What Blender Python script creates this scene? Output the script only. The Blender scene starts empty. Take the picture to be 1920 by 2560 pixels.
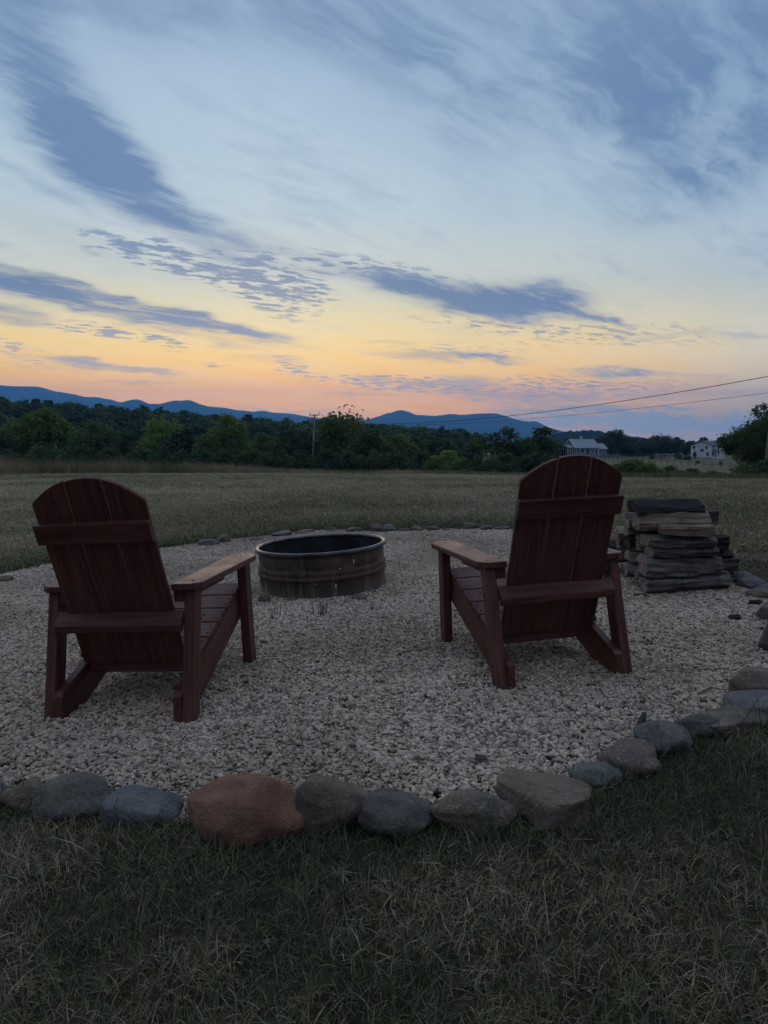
import bpy, bmesh, math, random
import numpy as np
from mathutils import Vector, Matrix, noise as mnoise

# ------------------------------------------------------------------ camera, light, exposure
SC = bpy.context.scene
COL = SC.collection
FPX, CAMH, PITCH, TILT = 1775.0, 1.1, 0.098, 0.043       # focal in px of a 1920x2560 frame
cam_d = bpy.data.cameras.new('camera')
cam = bpy.data.objects.new('camera', cam_d); COL.objects.link(cam)
cam_d.sensor_fit = 'VERTICAL'; cam_d.sensor_height = 24.0
cam_d.lens = 24.0 * FPX / 2560.0
cam_d.clip_start = 0.05; cam_d.clip_end = 60000
cam.location = (0, 0, CAMH); cam.rotation_euler = (math.pi/2 - PITCH, 0, 0)
SC.camera = cam

SUN_AZ, SUN_EL = math.radians(-9), math.radians(6.0)
sun_d = bpy.data.lights.new('sun', 'SUN'); sun_d.energy = 0.7; sun_d.angle = math.radians(35); sun_d.color = (1, .72, .48)
sun = bpy.data.objects.new('sun', sun_d); COL.objects.link(sun)
sun.rotation_euler = (math.pi/2 - SUN_EL, 0, math.pi - SUN_AZ)
SC.view_settings.view_transform = 'Standard'; SC.view_settings.look = 'None'
SC.view_settings.exposure = 0.18; SC.view_settings.gamma = 1.0
try: SC.view_settings.use_curve_mapping = False
except Exception: pass
SC.cycles.use_denoising = True
SC.cycles.max_bounces = 4; SC.cycles.diffuse_bounces = 2; SC.cycles.glossy_bounces = 2
SC.cycles.transmission_bounces = 3; SC.cycles.transparent_max_bounces = 6; SC.cycles.volume_bounces = 0
SC.cycles.sample_clamp_indirect = 4.0

def lin(r, g, b):
    f = lambda c: (c/255/12.92) if c/255 <= .04045 else ((c/255+.055)/1.055)**2.4
    return (f(r), f(g), f(b), 1.0)
def sky_dir(px, py):
    x, v = (px-960)/FPX, -(py-1280)/FPX
    y = math.cos(PITCH) + v*math.sin(PITCH); z = v*math.cos(PITCH) - math.sin(PITCH)
    return Vector((x, y, z)).normalized()
def sky_ae(px, py):
    d = sky_dir(px, py)
    return math.degrees(math.atan2(d.x, d.y)), math.degrees(math.asin(d.z))

class NT:
    """small node-tree builder"""
    def __init__(s, tree): s.t = tree; s.n = tree.nodes; s.l = tree.links
    def node(s, typ, **kw):
        n = s.n.new(typ)
        for k, v in kw.items(): setattr(n, k, v)
        return n
    def put(s, sock, v):
        if hasattr(v, 'node'): s.l.new(v, sock)
        elif v is not None: sock.default_value = v
    def math(s, op, a, b=None, c=None, clamp=False):
        n = s.node('ShaderNodeMath', operation=op, use_clamp=clamp)
        for i, v in enumerate((a, b, c)): s.put(n.inputs[i], v)
        return n.outputs[0]
    def vmath(s, op, a, b=None, out=0):
        n = s.node('ShaderNodeVectorMath', operation=op); s.put(n.inputs[0], a); s.put(n.inputs[1], b)
        return n.outputs[out]
    def comb(s, x, y, z=0.0):
        n = s.node('ShaderNodeCombineXYZ')
        for i, v in enumerate((x, y, z)): s.put(n.inputs[i], v)
        return n.outputs[0]
    def smooth(s, v, a, b, lo=0.0, hi=1.0):
        n = s.node('ShaderNodeMapRange', interpolation_type='SMOOTHSTEP')
        s.put(n.inputs[0], v)
        for i, q in enumerate((a, b, lo, hi)): n.inputs[i+1].default_value = q
        return n.outputs[0]
    def noise(s, vec, scale=1.0, detail=4.0, rough=.55, dist=0.0, out=0, dim='3D'):
        n = s.node('ShaderNodeTexNoise', noise_dimensions=dim); s.put(n.inputs['Vector'], vec)
        n.inputs['Scale'].default_value = scale; n.inputs['Detail'].default_value = detail
        n.inputs['Roughness'].default_value = rough; n.inputs['Distortion'].default_value = dist
        return n.outputs[out]
    def mapping(s, vec, loc=(0,0,0), rot=(0,0,0), scale=(1,1,1), typ='POINT'):
        n = s.node('ShaderNodeMapping', vector_type=typ); s.put(n.inputs['Vector'], vec)
        n.inputs['Location'].default_value = loc; n.inputs['Rotation'].default_value = rot; n.inputs['Scale'].default_value = scale
        return n.outputs[0]
    def ramp(s, fac, stops, interp='LINEAR'):
        n = s.node('ShaderNodeValToRGB'); s.put(n.inputs[0], fac); cr = n.color_ramp; cr.interpolation = interp
        while len(cr.elements) < len(stops): cr.elements.new(.5)
        for e, (p, c) in zip(cr.elements, stops): e.position = p; e.color = c if len(c) == 4 else (*c, 1)
        return n.outputs[0]
    def mix(s, f, a, b, typ='MIX'):
        n = s.node('ShaderNodeMix', data_type='RGBA', blend_type=typ)
        s.put(n.inputs[0], f); s.put(n.inputs[6], a); s.put(n.inputs[7], b)
        return n.outputs[2]

# ------------------------------------------------------------------ dusk sky
world = bpy.data.worlds.new('World'); SC.world = world; world.use_nodes = True
def build_world():
    T = NT(world.node_tree); T.n.clear()
    tc = T.node('ShaderNodeTexCoord').outputs['Generated']
    sp = T.node('ShaderNodeSeparateXYZ'); T.put(sp.inputs[0], tc); X, Y, Z = sp.outputs
    deg = 180/math.pi
    el = T.math('MULTIPLY', T.math('ARCSINE', Z), deg)
    az = T.math('MULTIPLY', T.math('ARCTAN2', X, Y), deg)
    e60 = T.math('DIVIDE', el, 60.0, clamp=True)
    S = lambda d, *c: (d/60, lin(*c))
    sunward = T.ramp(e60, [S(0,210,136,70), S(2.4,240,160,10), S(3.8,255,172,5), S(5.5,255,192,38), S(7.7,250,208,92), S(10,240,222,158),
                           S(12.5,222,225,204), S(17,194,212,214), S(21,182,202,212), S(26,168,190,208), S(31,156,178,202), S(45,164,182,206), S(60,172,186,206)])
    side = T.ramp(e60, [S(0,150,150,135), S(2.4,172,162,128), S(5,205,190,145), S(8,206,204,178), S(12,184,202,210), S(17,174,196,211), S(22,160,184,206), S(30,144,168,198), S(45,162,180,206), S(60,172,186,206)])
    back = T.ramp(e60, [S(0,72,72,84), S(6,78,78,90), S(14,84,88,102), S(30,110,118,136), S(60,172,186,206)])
    cd = T.math('COSINE', T.math('DIVIDE', T.math('SUBTRACT', az, math.degrees(SUN_AZ)), deg))
    w1 = T.smooth(cd, math.cos(math.radians(44)), math.cos(math.radians(8)))
    w2 = T.smooth(cd, -.25, .72)
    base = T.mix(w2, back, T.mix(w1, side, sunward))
    # --- clouds, laid out by direction
    ae = T.comb(az, el, 1.0)
    pl = T.comb(T.math('DIVIDE', X, T.math('ADD', T.math('ABSOLUTE', Z), .10)), T.math('DIVIDE', Y, T.math('ADD', T.math('ABSOLUTE', Z), .10)))
    warp = T.noise(pl, 2.2, 3, .6, out=1, dim='2D')
    wv = T.vmath('SUBTRACT', warp, (.5, .5, .5))
    aew = T.vmath('ADD', ae, T.vmath('MULTIPLY', wv, (4.0, 1.6, 0)))
    aes = T.vmath('ADD', ae, T.vmath('MULTIPLY', wv, (2.5, 1.0, 0)))
    def blobs(lst, vec):
        """sum of smooth elliptical patches, three handled per vector"""
        sp2 = T.node('ShaderNodeSeparateXYZ'); T.put(sp2.inputs[0], vec)
        a3 = T.comb(*[sp2.outputs[0]]*3); e3 = T.comb(*[sp2.outputs[1]]*3)
        def mad(x, y, z):
            n = T.node('ShaderNodeVectorMath', operation='MULTIPLY_ADD')
            for i, v in enumerate((x, y, z)): T.put(n.inputs[i], v)
            return n.outputs[0]
        tot = None; k = math.degrees(1/FPX)
        for j in range(0, len(lst), 3):
            A, B, C, D, E, G, ST = [[0.0]*3 for _ in range(7)]
            for i, (px, py, rx, ry, ang, st) in enumerate(lst[j:j+3]):
                a0, e0 = sky_ae(px, py); c, sn = math.cos(math.radians(-ang)), math.sin(math.radians(-ang)); kx, ky = 1/(rx*k), 1/(ry*k)
                A[i], B[i], C[i] = c*kx, sn*kx, -(a0*c+e0*sn)*kx
                D[i], E[i], G[i] = -sn*ky, c*ky, -(e0*c-a0*sn)*ky; ST[i] = st
            u = mad(a3, tuple(A), mad(e3, tuple(B), tuple(C))); w = mad(a3, tuple(D), mad(e3, tuple(E), tuple(G)))
            q = mad(u, u, T.vmath('MULTIPLY', w, w))
            g = T.vmath('MAXIMUM', mad(q, (-.36,)*3, (1,)*3), (0, 0, 0))
            h = T.vmath('DOT_PRODUCT', T.vmath('MULTIPLY', g, g), tuple(ST), out=1)
            tot = h if tot is None else T.math('ADD', tot, h)
        return tot
    soft = blobs([(70,150,260,105,46,.85), (245,390,160,62,32,1.25), (150,300,190,90,46,.8), (380,480,220,60,34,.5), (430,530,230,38,28,.6), (660,605,280,26,14,.7), (150,585,300,34,14,.42), (60,450,140,18,24,.5),
                  (1285,752,165,42,5,1.9), (1110,735,170,42,12,1.25), (1040,712,170,20,12,.75), (1430,780,120,20,14,.6), (1530,806,60,9,10,1.0), (850,695,260,14,8,.6),
                  (300,768,280,28,13,1.5), (560,816,190,17,11,1.2), (40,715,150,28,12,1.2), (10,778,80,16,6,1.1), (230,725,160,8,14,.7),
                  (1100,890,150,15,2,1.0), (1250,898,100,9,3,.8), (980,858,80,6,4,.55), (660,896,90,6,2,.8), (1520,930,110,11,3,1.0), (1680,942,140,7,4,.55), (270,915,150,10,6,1.0), (160,918,60,9,0,.5), (345,956,130,4,-1,.7), (40,908,60,5,8,.5),
                  (1190,955,75,15,3,.95), (1010,958,130,9,5,.8), (1400,990,190,12,2,.7), (1230,985,170,14,4,.7),(1720,985,160,10,0,.5),
                  (1720,1066,460,34,1,1.5), (1480,1042,240,22,2,1.0), (1330,1012,180,14,3,.7), (900,990,110,4,0,.7), (820,1035,330,13,2,.55), (620,1018,220,6,2,.4),
                  (1880,140,320,210,-28,.9), (1640,300,420,150,-18,.4), (1250,60,600,150,8,.75), (650,0,520,90,0,.6), (1050,260,260,130,40,.42), (1880,400,260,70,-20,.5), (250,10,300,90,10,.5), (1500,120,400,120,-10,.5), (1780,840,260,9,4,.6)], aew)
    def streak(phi, f1, f2):
        sn, cs = math.sin(math.radians(phi)), math.cos(math.radians(phi))
        return T.comb(T.vmath('DOT_PRODUCT', pl, (sn*f1, cs*f1, 0), out=1), T.vmath('DOT_PRODUCT', pl, (cs*f2, -sn*f2, 0), out=1))
    st = streak(46, .7, 2.4)
    wst = T.vmath('ADD', st, T.vmath('MULTIPLY', wv, (.25, .35, 0)))
    nA = T.noise(wst, 1.5, 6, .62, dim='2D')
    nA2 = T.noise(T.vmath('MULTIPLY', wst, (1, 1, 0)), 6.0, 4, .58, dim='2D')
    nn = T.math('ADD', T.math('MULTIPLY', nA, .74), T.math('MULTIPLY', nA2, .26))
    c1 = T.math('MULTIPLY', soft, T.smooth(nn, .28, .70, .45, 1.36))
    c1 = T.smooth(c1, -.10, 1.75)
    fl = blobs([(480,655,260,40,8,1.1), (700,740,120,55,10,.9), (760,640,250,30,8,.6), (950,955,220,18,4,.7), (1200,970,330,30,3,.55), (1150,880,230,26,2,.6), (1250,820,300,26,8,.6), (1650,830,260,30,8,.5),
                (250,825,150,16,4,1.0), (430,862,60,14,8,.8), (720,915,60,20,0,.8), (60,880,120,30,20,.6), (1550,960,280,30,2,.5), (520,910,60,8,0,.7), (1020,690,220,30,5,.6)], aes)
    fp = streak(62, 4.0, 8.0)
    nB = T.noise(fp, 2.1, 4, .6, dim='2D')
    c2 = T.math('MULTIPLY', T.smooth(T.math('ADD', nB, T.math('MULTIPLY', fl, .16)), .56, .72), T.smooth(fl, .12, .75))
    # thin streaks everywhere, also outside the frame
    c3 = T.math('MULTIPLY', T.smooth(nn, .46, .74), .24)
    c3 = T.math('MULTIPLY', c3, T.smooth(el, 1.5, 14))
    cov = T.math('MAXIMUM', T.math('MAXIMUM', c1, T.math('MULTIPLY', c2, .85)), c3)
    core = blobs([(1300,752,150,34,5,.92), (1130,735,130,26,12,.62), (240,385,110,40,32,.5), (330,772,190,17,13,.5), (1105,888,140,11,2,.6), (1190,953,60,11,3,.6)], aes)
    cov = T.math('MAXIMUM', cov, T.math('MINIMUM', core, 1.0))
    cov = T.math('MULTIPLY', cov, .88)
    ccol = T.ramp(e60, [S(0,126,144,164), S(3,126,138,150), S(6,106,126,148), S(10,72,106,148), S(16,78,112,156), S(24,94,122,158), S(32,112,136,166), S(60,132,148,172)])
    ccol = T.mix(w2, T.ramp(e60, [S(0,84,90,108), S(60,104,118,146)]), ccol)
    pale = T.mix(T.math('MULTIPLY', T.smooth(nA, .3, .62), .10), base, lin(232, 236, 240))
    skyc = T.mix(cov, pale, ccol)
    # a thin bright line of lit cloud low over the mountains
    gl = blobs([(520,987,120,3.2,-2,1.0), (400,990,90,2.5,-1,.7), (640,982,90,2,-3,.6)], ae)
    skyc = T.mix(T.math('MINIMUM', gl, 1.0), skyc, lin(255, 178, 108))
    nis = T.node('ShaderNodeTexSky', sky_type='NISHITA'); nis.sun_disc = False
    nis.sun_elevation = SUN_EL; nis.sun_rotation = SUN_AZ; nis.dust_density = 2.0
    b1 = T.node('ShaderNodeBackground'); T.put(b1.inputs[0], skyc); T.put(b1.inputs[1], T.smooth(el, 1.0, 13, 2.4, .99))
    b2 = T.node('ShaderNodeBackground'); T.put(b2.inputs[0], nis.outputs[0]); b2.inputs[1].default_value = .004
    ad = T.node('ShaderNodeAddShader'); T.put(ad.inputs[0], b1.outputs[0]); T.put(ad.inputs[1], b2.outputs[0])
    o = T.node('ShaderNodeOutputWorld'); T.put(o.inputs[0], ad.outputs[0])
build_world()
world.cycles.sampling_method = 'MANUAL'; world.cycles.sample_map_resolution = 1024

# ------------------------------------------------------------------ helpers
rnd = random.Random(7); RS = np.random.RandomState(11)
PAD = Matrix.Translation((0,0,CAMH)) @ Matrix.Rotation(-TILT, 4, Vector((0, math.cos(PITCH), -math.sin(PITCH)))) @ Matrix.Translation((0,0,-CAMH))
def unproj(u, v, z=0.0):
    """pixel of the 1920x2560 frame -> point on the sloping gravel plane (pad coordinates)"""
    u -= 960; v -= 1280; c, s = math.cos(-TILT), math.sin(-TILT)
    u, v = c*u + s*v, -s*u + c*v
    y = FPX*math.cos(PITCH) - v*math.sin(PITCH); zz = -FPX*math.sin(PITCH) - v*math.cos(PITCH)
    t = (z-CAMH)/zz
    return u*t, y*t
def at(px, py, D):
    """point seen at a pixel, D metres ahead"""
    d = sky_dir(px, py); k = D/d.y
    return Vector((d.x*k, D, CAMH + d.z*k))
def tag(o, label=None, cat=None, group=None, kind=None):
    if label: o['label'] = label
    if cat: o['category'] = cat
    if group: o['group'] = group
    if kind: o['kind'] = kind
    return o
def link(name, me, mat=None, parent=None, mw=None):
    o = bpy.data.objects.new(name, me); COL.objects.link(o)
    if mat is not None and me is not None and not me.materials: me.materials.append(mat)
    if parent is not None: o.parent = parent
    if mw is not None: o.matrix_basis = mw
    return o
def empty(name, mw): 
    o = bpy.data.objects.new(name, None); COL.objects.link(o); o.matrix_world = mw; o.empty_display_size = .1
    return o
def mesh_py(name, v, f, smooth=False):
    me = bpy.data.meshes.new(name); me.from_pydata([tuple(map(float, q)) for q in v], [], f); me.update()
    if smooth: me.polygons.foreach_set('use_smooth', [True]*len(me.polygons))
    return me
def mesh_np(name, V, Fq):
    """V (n,3), Fq (m,k) same-size faces"""
    me = bpy.data.meshes.new(name); V = np.ascontiguousarray(V, dtype=np.float32); Fq = np.ascontiguousarray(Fq, dtype=np.int32); k = Fq.shape[1]
    me.vertices.add(len(V)); me.vertices.foreach_set('co', V.ravel())
    me.loops.add(Fq.size); me.loops.foreach_set('vertex_index', Fq.ravel())
    me.polygons.add(len(Fq)); me.polygons.foreach_set('loop_start', np.arange(0, Fq.size, k, dtype=np.int32))
    try: me.polygons.foreach_set('loop_total', np.full(len(Fq), k, dtype=np.int32))
    except Exception: pass
    me.update(); me.validate(); return me
def bm_mesh(name, bm, smooth=False):
    bmesh.ops.recalc_face_normals(bm, faces=bm.faces)
    me = bpy.data.meshes.new(name); bm.to_mesh(me); bm.free()
    if smooth: me.polygons.foreach_set('use_smooth', [True]*len(me.polygons))
    return me
BOXF = [(0,3,2,1),(4,5,6,7),(0,1,5,4),(1,2,6,5),(2,3,7,6),(3,0,4,7)]
def box_bm(c8, bev=0.0):
    bm = bmesh.new(); vs = [bm.verts.new(c) for c in c8]
    for f in BOXF: bm.faces.new([vs[i] for i in f])
    if bev: bmesh.ops.bevel(bm, geom=bm.edges[:], offset=bev, segments=2, profile=.6, affect='EDGES')
    return bm
def frame(p0, p1, wdir):
    x = (Vector(p1)-Vector(p0)).normalized(); y = Vector(wdir); y = (y - x*y.dot(x)).normalized(); z = x.cross(y)
    m = Matrix((x, y, z)).transposed().to_4x4(); m.translation = (Vector(p0)+Vector(p1))/2
    return m
def hexa(name, c8, p0, p1, wdir, mat, parent, bev=.004):
    """a board given by 8 corners; its own X axis runs along the grain"""
    M = frame(p0, p1, wdir); I = M.inverted()
    return link(name, bm_mesh(name, box_bm([I @ Vector(c) for c in c8], bev)), mat, parent, M)
def abox(name, lo, hi, mat, parent, bev=.003, grain=0):
    (x0,y0,z0),(x1,y1,z1) = lo, hi
    c8 = [(x0,y0,z0),(x1,y0,z0),(x1,y1,z0),(x0,y1,z0),(x0,y0,z1),(x1,y0,z1),(x1,y1,z1),(x0,y1,z1)]
    c = ((x0+x1)/2,(y0+y1)/2,(z0+z1)/2); d = [(1,0,0),(0,1,0),(0,0,1)][grain]; w = [(0,1,0),(0,0,1),(1,0,0)][grain]
    return hexa(name, c8, c, tuple(c[i]+d[i] for i in range(3)), w, mat, parent, bev)
def prism(name, poly, a, b, ax, mat, parent, bev=.003, grain=None):
    """2-d outline extruded from a to b. ax 'x': outline in (y,z); 'y': (x,z); 'z': (x,y)"""
    P = {'x': lambda u,v,w: (w,u,v), 'y': lambda u,v,w: (u,w,v), 'z': lambda u,v,w: (u,v,w)}[ax]
    lo = [Vector(P(u,v,a)) for u,v in poly]; hi = [Vector(P(u,v,b)) for u,v in poly]
    cen = sum(lo+hi, Vector())/(2*len(poly))
    if grain is None: grain = (Vector(P(poly[1][0],poly[1][1],a))-Vector(P(poly[0][0],poly[0][1],a)))
    wd = Vector(P(0,0,1)); wd = wd if abs(wd.dot(Vector(grain).normalized())) < .9 else Vector(P(1,0,0))
    M = frame(cen, cen+Vector(grain), wd)
    M.translation = cen; I = M.inverted()
    bm = bmesh.new(); L = [bm.verts.new(I @ p) for p in lo]; Hh = [bm.verts.new(I @ p) for p in hi]; n = len(L)
    bm.faces.new(L); bm.faces.new(Hh[::-1])
    for i in range(n): bm.faces.new((L[i], L[(i+1)%n], Hh[(i+1)%n], Hh[i]))
    if bev:
        bmesh.ops.recalc_face_normals(bm, faces=bm.faces)
        es = [e for e in bm.edges if len(e.link_faces) == 2 and e.calc_face_angle(0) > .6]
        bmesh.ops.bevel(bm, geom=es, offset=bev, segments=2, profile=.6, affect='EDGES')
    return link(name, bm_mesh(name, bm), mat, parent, M)
def tube_me(name, pts, rad, n=8, cap=True):
    pts = [Vector(p) for p in pts]; V = []; Fc = []
    for i, p in enumerate(pts):
        t = (pts[min(i+1,len(pts)-1)]-pts[max(i-1,0)]).normalized()
        a = t.orthogonal() if abs(t.z) > .9 else t.cross(Vector((0,0,1))); a.normalize(); b = t.cross(a)
        r = rad[i] if isinstance(rad, (list, tuple)) else rad
        for k in range(n):
            w = 2*math.pi*k/n; V.append(p + a*(r*math.cos(w)) + b*(r*math.sin(w)))
    for i in range(len(pts)-1):
        for k in range(n): Fc.append((i*n+k, i*n+(k+1)%n, (i+1)*n+(k+1)%n, (i+1)*n+k))
    if cap: Fc.append(tuple(range(n))[::-1]); Fc.append(tuple((len(pts)-1)*n+k for k in range(n)))
    return mesh_py(name, V, Fc, True)

def material(name, build, rough=.8, spec=.3):
    m = bpy.data.materials.new(name); m.use_nodes = True; T = NT(m.node_tree)
    b = T.n['Principled BSDF']; b.inputs['Roughness'].default_value = rough; b.inputs['Specular IOR Level'].default_value = spec
    build(T, b); return m
def bump(T, b, h, strength=.4, dist=.01):
    n = T.node('ShaderNodeBump'); n.inputs['Strength'].default_value = strength; n.inputs['Distance'].default_value = dist
    T.put(n.inputs['Height'], h); T.put(b.inputs['Normal'], n.outputs[0])
def objc(T): return T.node('ShaderNodeTexCoord').outputs['Object']
def orand(T): return T.node('ShaderNodeObjectInfo').outputs['Random']

# ------------------------------------------------------------------ materials
def m_stain(T, b):
    v = objc(T); r = orand(T)
    v2 = T.vmath('ADD', v, T.comb(T.math('MULTIPLY', r, 37.0), T.math('MULTIPLY', r, 11.0), T.math('MULTIPLY', r, 5.0)))
    g = T.noise(T.mapping(v2, scale=(2.2, 34, 34)), 1.6, 6, .65, .5)
    w = T.noise(v2, 5.5, 5, .6)
    c = T.mix(T.smooth(g, .34, .68), (.052, .0140, .0100, 1), (.138, .0400, .0265, 1))
    c = T.mix(T.math('MULTIPLY', T.smooth(w, .58, .8), .45), c, (.13, .070, .056, 1))
    c = T.mix(T.math('MULTIPLY', T.smooth(T.noise(v2, 11, 4, .6), .62, .74), .55), c, (.022, .009, .008, 1))
    c = T.mix(1.0, c, T.comb(*[T.smooth(r, 0, 1, .86, 1.14)]*3), 'MULTIPLY')
    T.put(b.inputs['Base Color'], c); T.put(b.inputs['Roughness'], T.smooth(w, .3, .7, .48, .68))
    bump(T, b, T.math('ADD', g, T.math('MULTIPLY', w, .3)), .35, .002)
M_STAIN = material('red_stained_wood', m_stain, .45, .45)
def m_plain(c, rough=.7, spec=.3, var=.25, sc=3.0, metal=0.0, bs=.2):
    def f(T, b):
        n = T.noise(objc(T), sc, 5, .6)
        cc = T.mix(T.smooth(n, .3, .7), tuple(q*(1-var) for q in c)+(1,), tuple(q*(1+var) for q in c)+(1,))
        T.put(b.inputs['Base Color'], cc); b.inputs['Metallic'].default_value = metal; bump(T, b, n, bs, .01)
    return f
M_SCREW = material('dark_screw', m_plain((.02,.018,.018), .5), .5)
def m_gravel(T, b):
    t = T.node('ShaderNodeAttribute', attribute_type='GEOMETRY', attribute_name='chip').outputs['Fac']
    u = T.node('ShaderNodeAttribute', attribute_type='INSTANCER', attribute_name='tint').outputs['Fac']
    c = T.ramp(t, [(0,(.13,.104,.080)), (.22,(.30,.250,.206)), (.5,(.46,.392,.328)), (.75,(.60,.517,.436)), (.9,(.52,.375,.28)), (.97,(.56,.58,.57)), (1,(.72,.72,.70))])
    c = T.mix(1.0, c, T.comb(T.smooth(u, 0, 1, .78, 1.14), T.smooth(u, 0, 1, .75, 1.14), T.smooth(u, 0, 1, .72, 1.12)), 'MULTIPLY')
    n = T.noise(objc(T), 120.0, 3, .6)
    c = T.mix(1.0, c, T.comb(*[T.smooth(n, .3, .7, .78, 1.15)]*3), 'MULTIPLY')
    T.put(b.inputs['Base Color'], c); bump(T, b, n, .3, .003)
M_GRAVEL = material('crushed_gravel', m_gravel, .88, .25)
def m_bed(T, b):
    v = objc(T); n = T.noise(v, 45, 4, .7); vo = T.node('ShaderNodeTexVoronoi'); T.put(vo.inputs['Vector'], v); vo.inputs['Scale'].default_value = 55
    c = T.mix(T.smooth(n, .3, .7), (.08,.068,.056,1), (.20,.172,.145,1)); T.put(b.inputs['Base Color'], c); bump(T, b, vo.outputs['Distance'], .8, .012)
M_BED = material('gravel_bed_grit', m_bed, .95, .2)
def m_ground(T, b):
    v = T.node('ShaderNodeNewGeometry').outputs['Position']
    n1 = T.noise(v, .35, 5, .6); n2 = T.noise(v, 9.0, 4, .65); n3 = T.noise(v, .03, 4, .6)
    c = T.mix(T.smooth(n2, .3, .7), (.050,.047,.028,1), (.125,.112,.068,1))
    lawn = T.mix(T.smooth(n1, .36, .66), T.mix(1.0, c, (1.3,1.35,1.2,1), 'MULTIPLY'), (.25,.24,.128,1))
    soil = T.mix(T.smooth(n2, .35, .7), (.016,.014,.009,1), (.042,.038,.024,1))
    lawn = T.mix(T.smooth(T.vmath('LENGTH', v, out=1), 4.5, 13), soil, lawn)
    far = T.mix(T.smooth(n3, .35, .65), (.070,.080,.036,1), (.135,.120,.066,1))
    d = T.vmath('LENGTH', v, out=1)
    T.put(b.inputs['Base Color'], T.mix(T.smooth(d, 46, 80), lawn, far)); bump(T, b, n2, .5, .03)
M_GROUND = material('lawn_soil', m_ground, .95, .15)
def m_grass(T, b):
    t = T.node('ShaderNodeAttribute', attribute_type='INSTANCER', attribute_name='tint').outputs['Fac']
    bl = T.node('ShaderNodeAttribute', attribute_type='GEOMETRY', attribute_name='blade').outputs['Fac']
    f = T.math('ADD', T.math('MULTIPLY', t, .72), T.math('MULTIPLY', bl, .34))
    c = T.ramp(f, [(0,(.030,.052,.024)), (.28,(.064,.090,.042)), (.5,(.140,.140,.072)), (.72,(.265,.238,.145)), (1,(.48,.43,.31))])
    T.put(b.inputs['Base Color'], c)
M_GRASS = material('lawn_grass', m_grass, .72, .22)
def m_weed(T, b):
    t = T.node('ShaderNodeAttribute', attribute_type='INSTANCER', attribute_name='tint').outputs['Fac']
    bl = T.node('ShaderNodeAttribute', attribute_type='GEOMETRY', attribute_name='blade').outputs['Fac']
    f = T.math('ADD', T.math('MULTIPLY', t, .7), T.math('MULTIPLY', bl, .3))
    T.put(b.inputs['Base Color'], T.ramp(f, [(0,(.06,.10,.035)), (.35,(.11,.14,.055)), (.65,(.24,.20,.12)), (1,(.40,.33,.23))]))
M_WEED = material('tall_meadow_grass', m_weed, .8, .2)
def leaf_mat(name, c0, c1, c2):
    def f(T, b):
        a = T.node('ShaderNodeAttribute', attribute_type='GEOMETRY', attribute_name='leafv').outputs['Fac']
        r = orand(T)
        c = T.ramp(a, [(0, c0), (.55, c1), (1, c2)])
        c = T.mix(1.0, c, T.comb(T.smooth(r,0,1,.8,1.2), T.smooth(r,0,1,.86,1.14), T.smooth(r,0,1,1.1,.85)), 'MULTIPLY')
        T.put(b.inputs['Base Color'], c)
        tr = T.node('ShaderNodeBsdfTranslucent'); T.put(tr.inputs[0], T.mix(1.0, c, (1.5,1.8,.7,1), 'MULTIPLY'))
        mx = T.node('ShaderNodeMixShader'); mx.inputs[0].default_value = .35
        T.put(mx.inputs[1], b.outputs[0]); T.put(mx.inputs[2], tr.outputs[0]); T.put(T.n['Material Output'].inputs[0], mx.outputs[0])
    return material(name, f, .65, .3)
M_LEAF = {'green': leaf_mat('broadleaf_foliage', (.042,.070,.026), (.070,.108,.036), (.110,.162,.052)),
          'dark': leaf_mat('dark_foliage', (.024,.044,.022), (.040,.066,.028), (.066,.104,.040)),
          'light': leaf_mat('light_green_foliage', (.075,.120,.036), (.12,.19,.052), (.165,.25,.070))}
M_BARK = material('tree_bark', m_plain((.075,.058,.045), .9, .2, .4, 2.0), .9, .2)
def m_mtn(T, b):
    v = T.node('ShaderNodeNewGeometry').outputs['Position']; n = T.noise(v, .004, 6, .6)
    T.put(b.inputs['Base Color'], T.mix(T.smooth(n, .35, .65), (.030,.050,.022,1), (.055,.080,.035,1)))
M_MTN = material('forested_mountain', m_mtn, .95, .1)

def m_stone(base, alt, speck=.5, band=0.0):
    def f(T, b):
        v = objc(T); r = orand(T); v = T.vmath('ADD', v, T.comb(T.math('MULTIPLY', r, 9.0), r, T.math('MULTIPLY', r, 4.0)))
        n = T.noise(v, 6.5, 6, .62, .4); s = T.noise(v, 75, 3, .7); m = T.noise(v, 2.6, 4, .6)
        c = T.mix(T.smooth(n, .36, .66), (*base, 1), (*alt, 1))
        c = T.mix(T.math('MULTIPLY', T.smooth(s, .56, .66), speck*.7), c, tuple(min(q*2.4+.06, .6) for q in base)+(1,))
        c = T.mix(T.math('MULTIPLY', T.smooth(s, .44, .34), speck*.7), c, tuple(q*.4 for q in base)+(1,))
        c = T.mix(T.math('MULTIPLY', T.smooth(m, .56, .68), .4), c, (.13,.13,.085,1))
        cr = T.noise(v, 16, 6, .7, .8); h = T.math('ADD', T.math('MULTIPLY', T.math('ADD', n, cr), .8), T.math('MULTIPLY', s, .35))
        if band:
            w = T.noise(T.mapping(v, scale=(2, 2, 40)), 1.0, 4, .6); h = T.math('ADD', h, T.math('MULTIPLY', w, band))
            c = T.mix(T.math('MULTIPLY', T.smooth(w, .45, .6), .6), c, tuple(q*.45 for q in base)+(1,))
        T.put(b.inputs['Base Color'], c); bump(T, b, h, 1.0, .022)
    return f
STONE = {}
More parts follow.
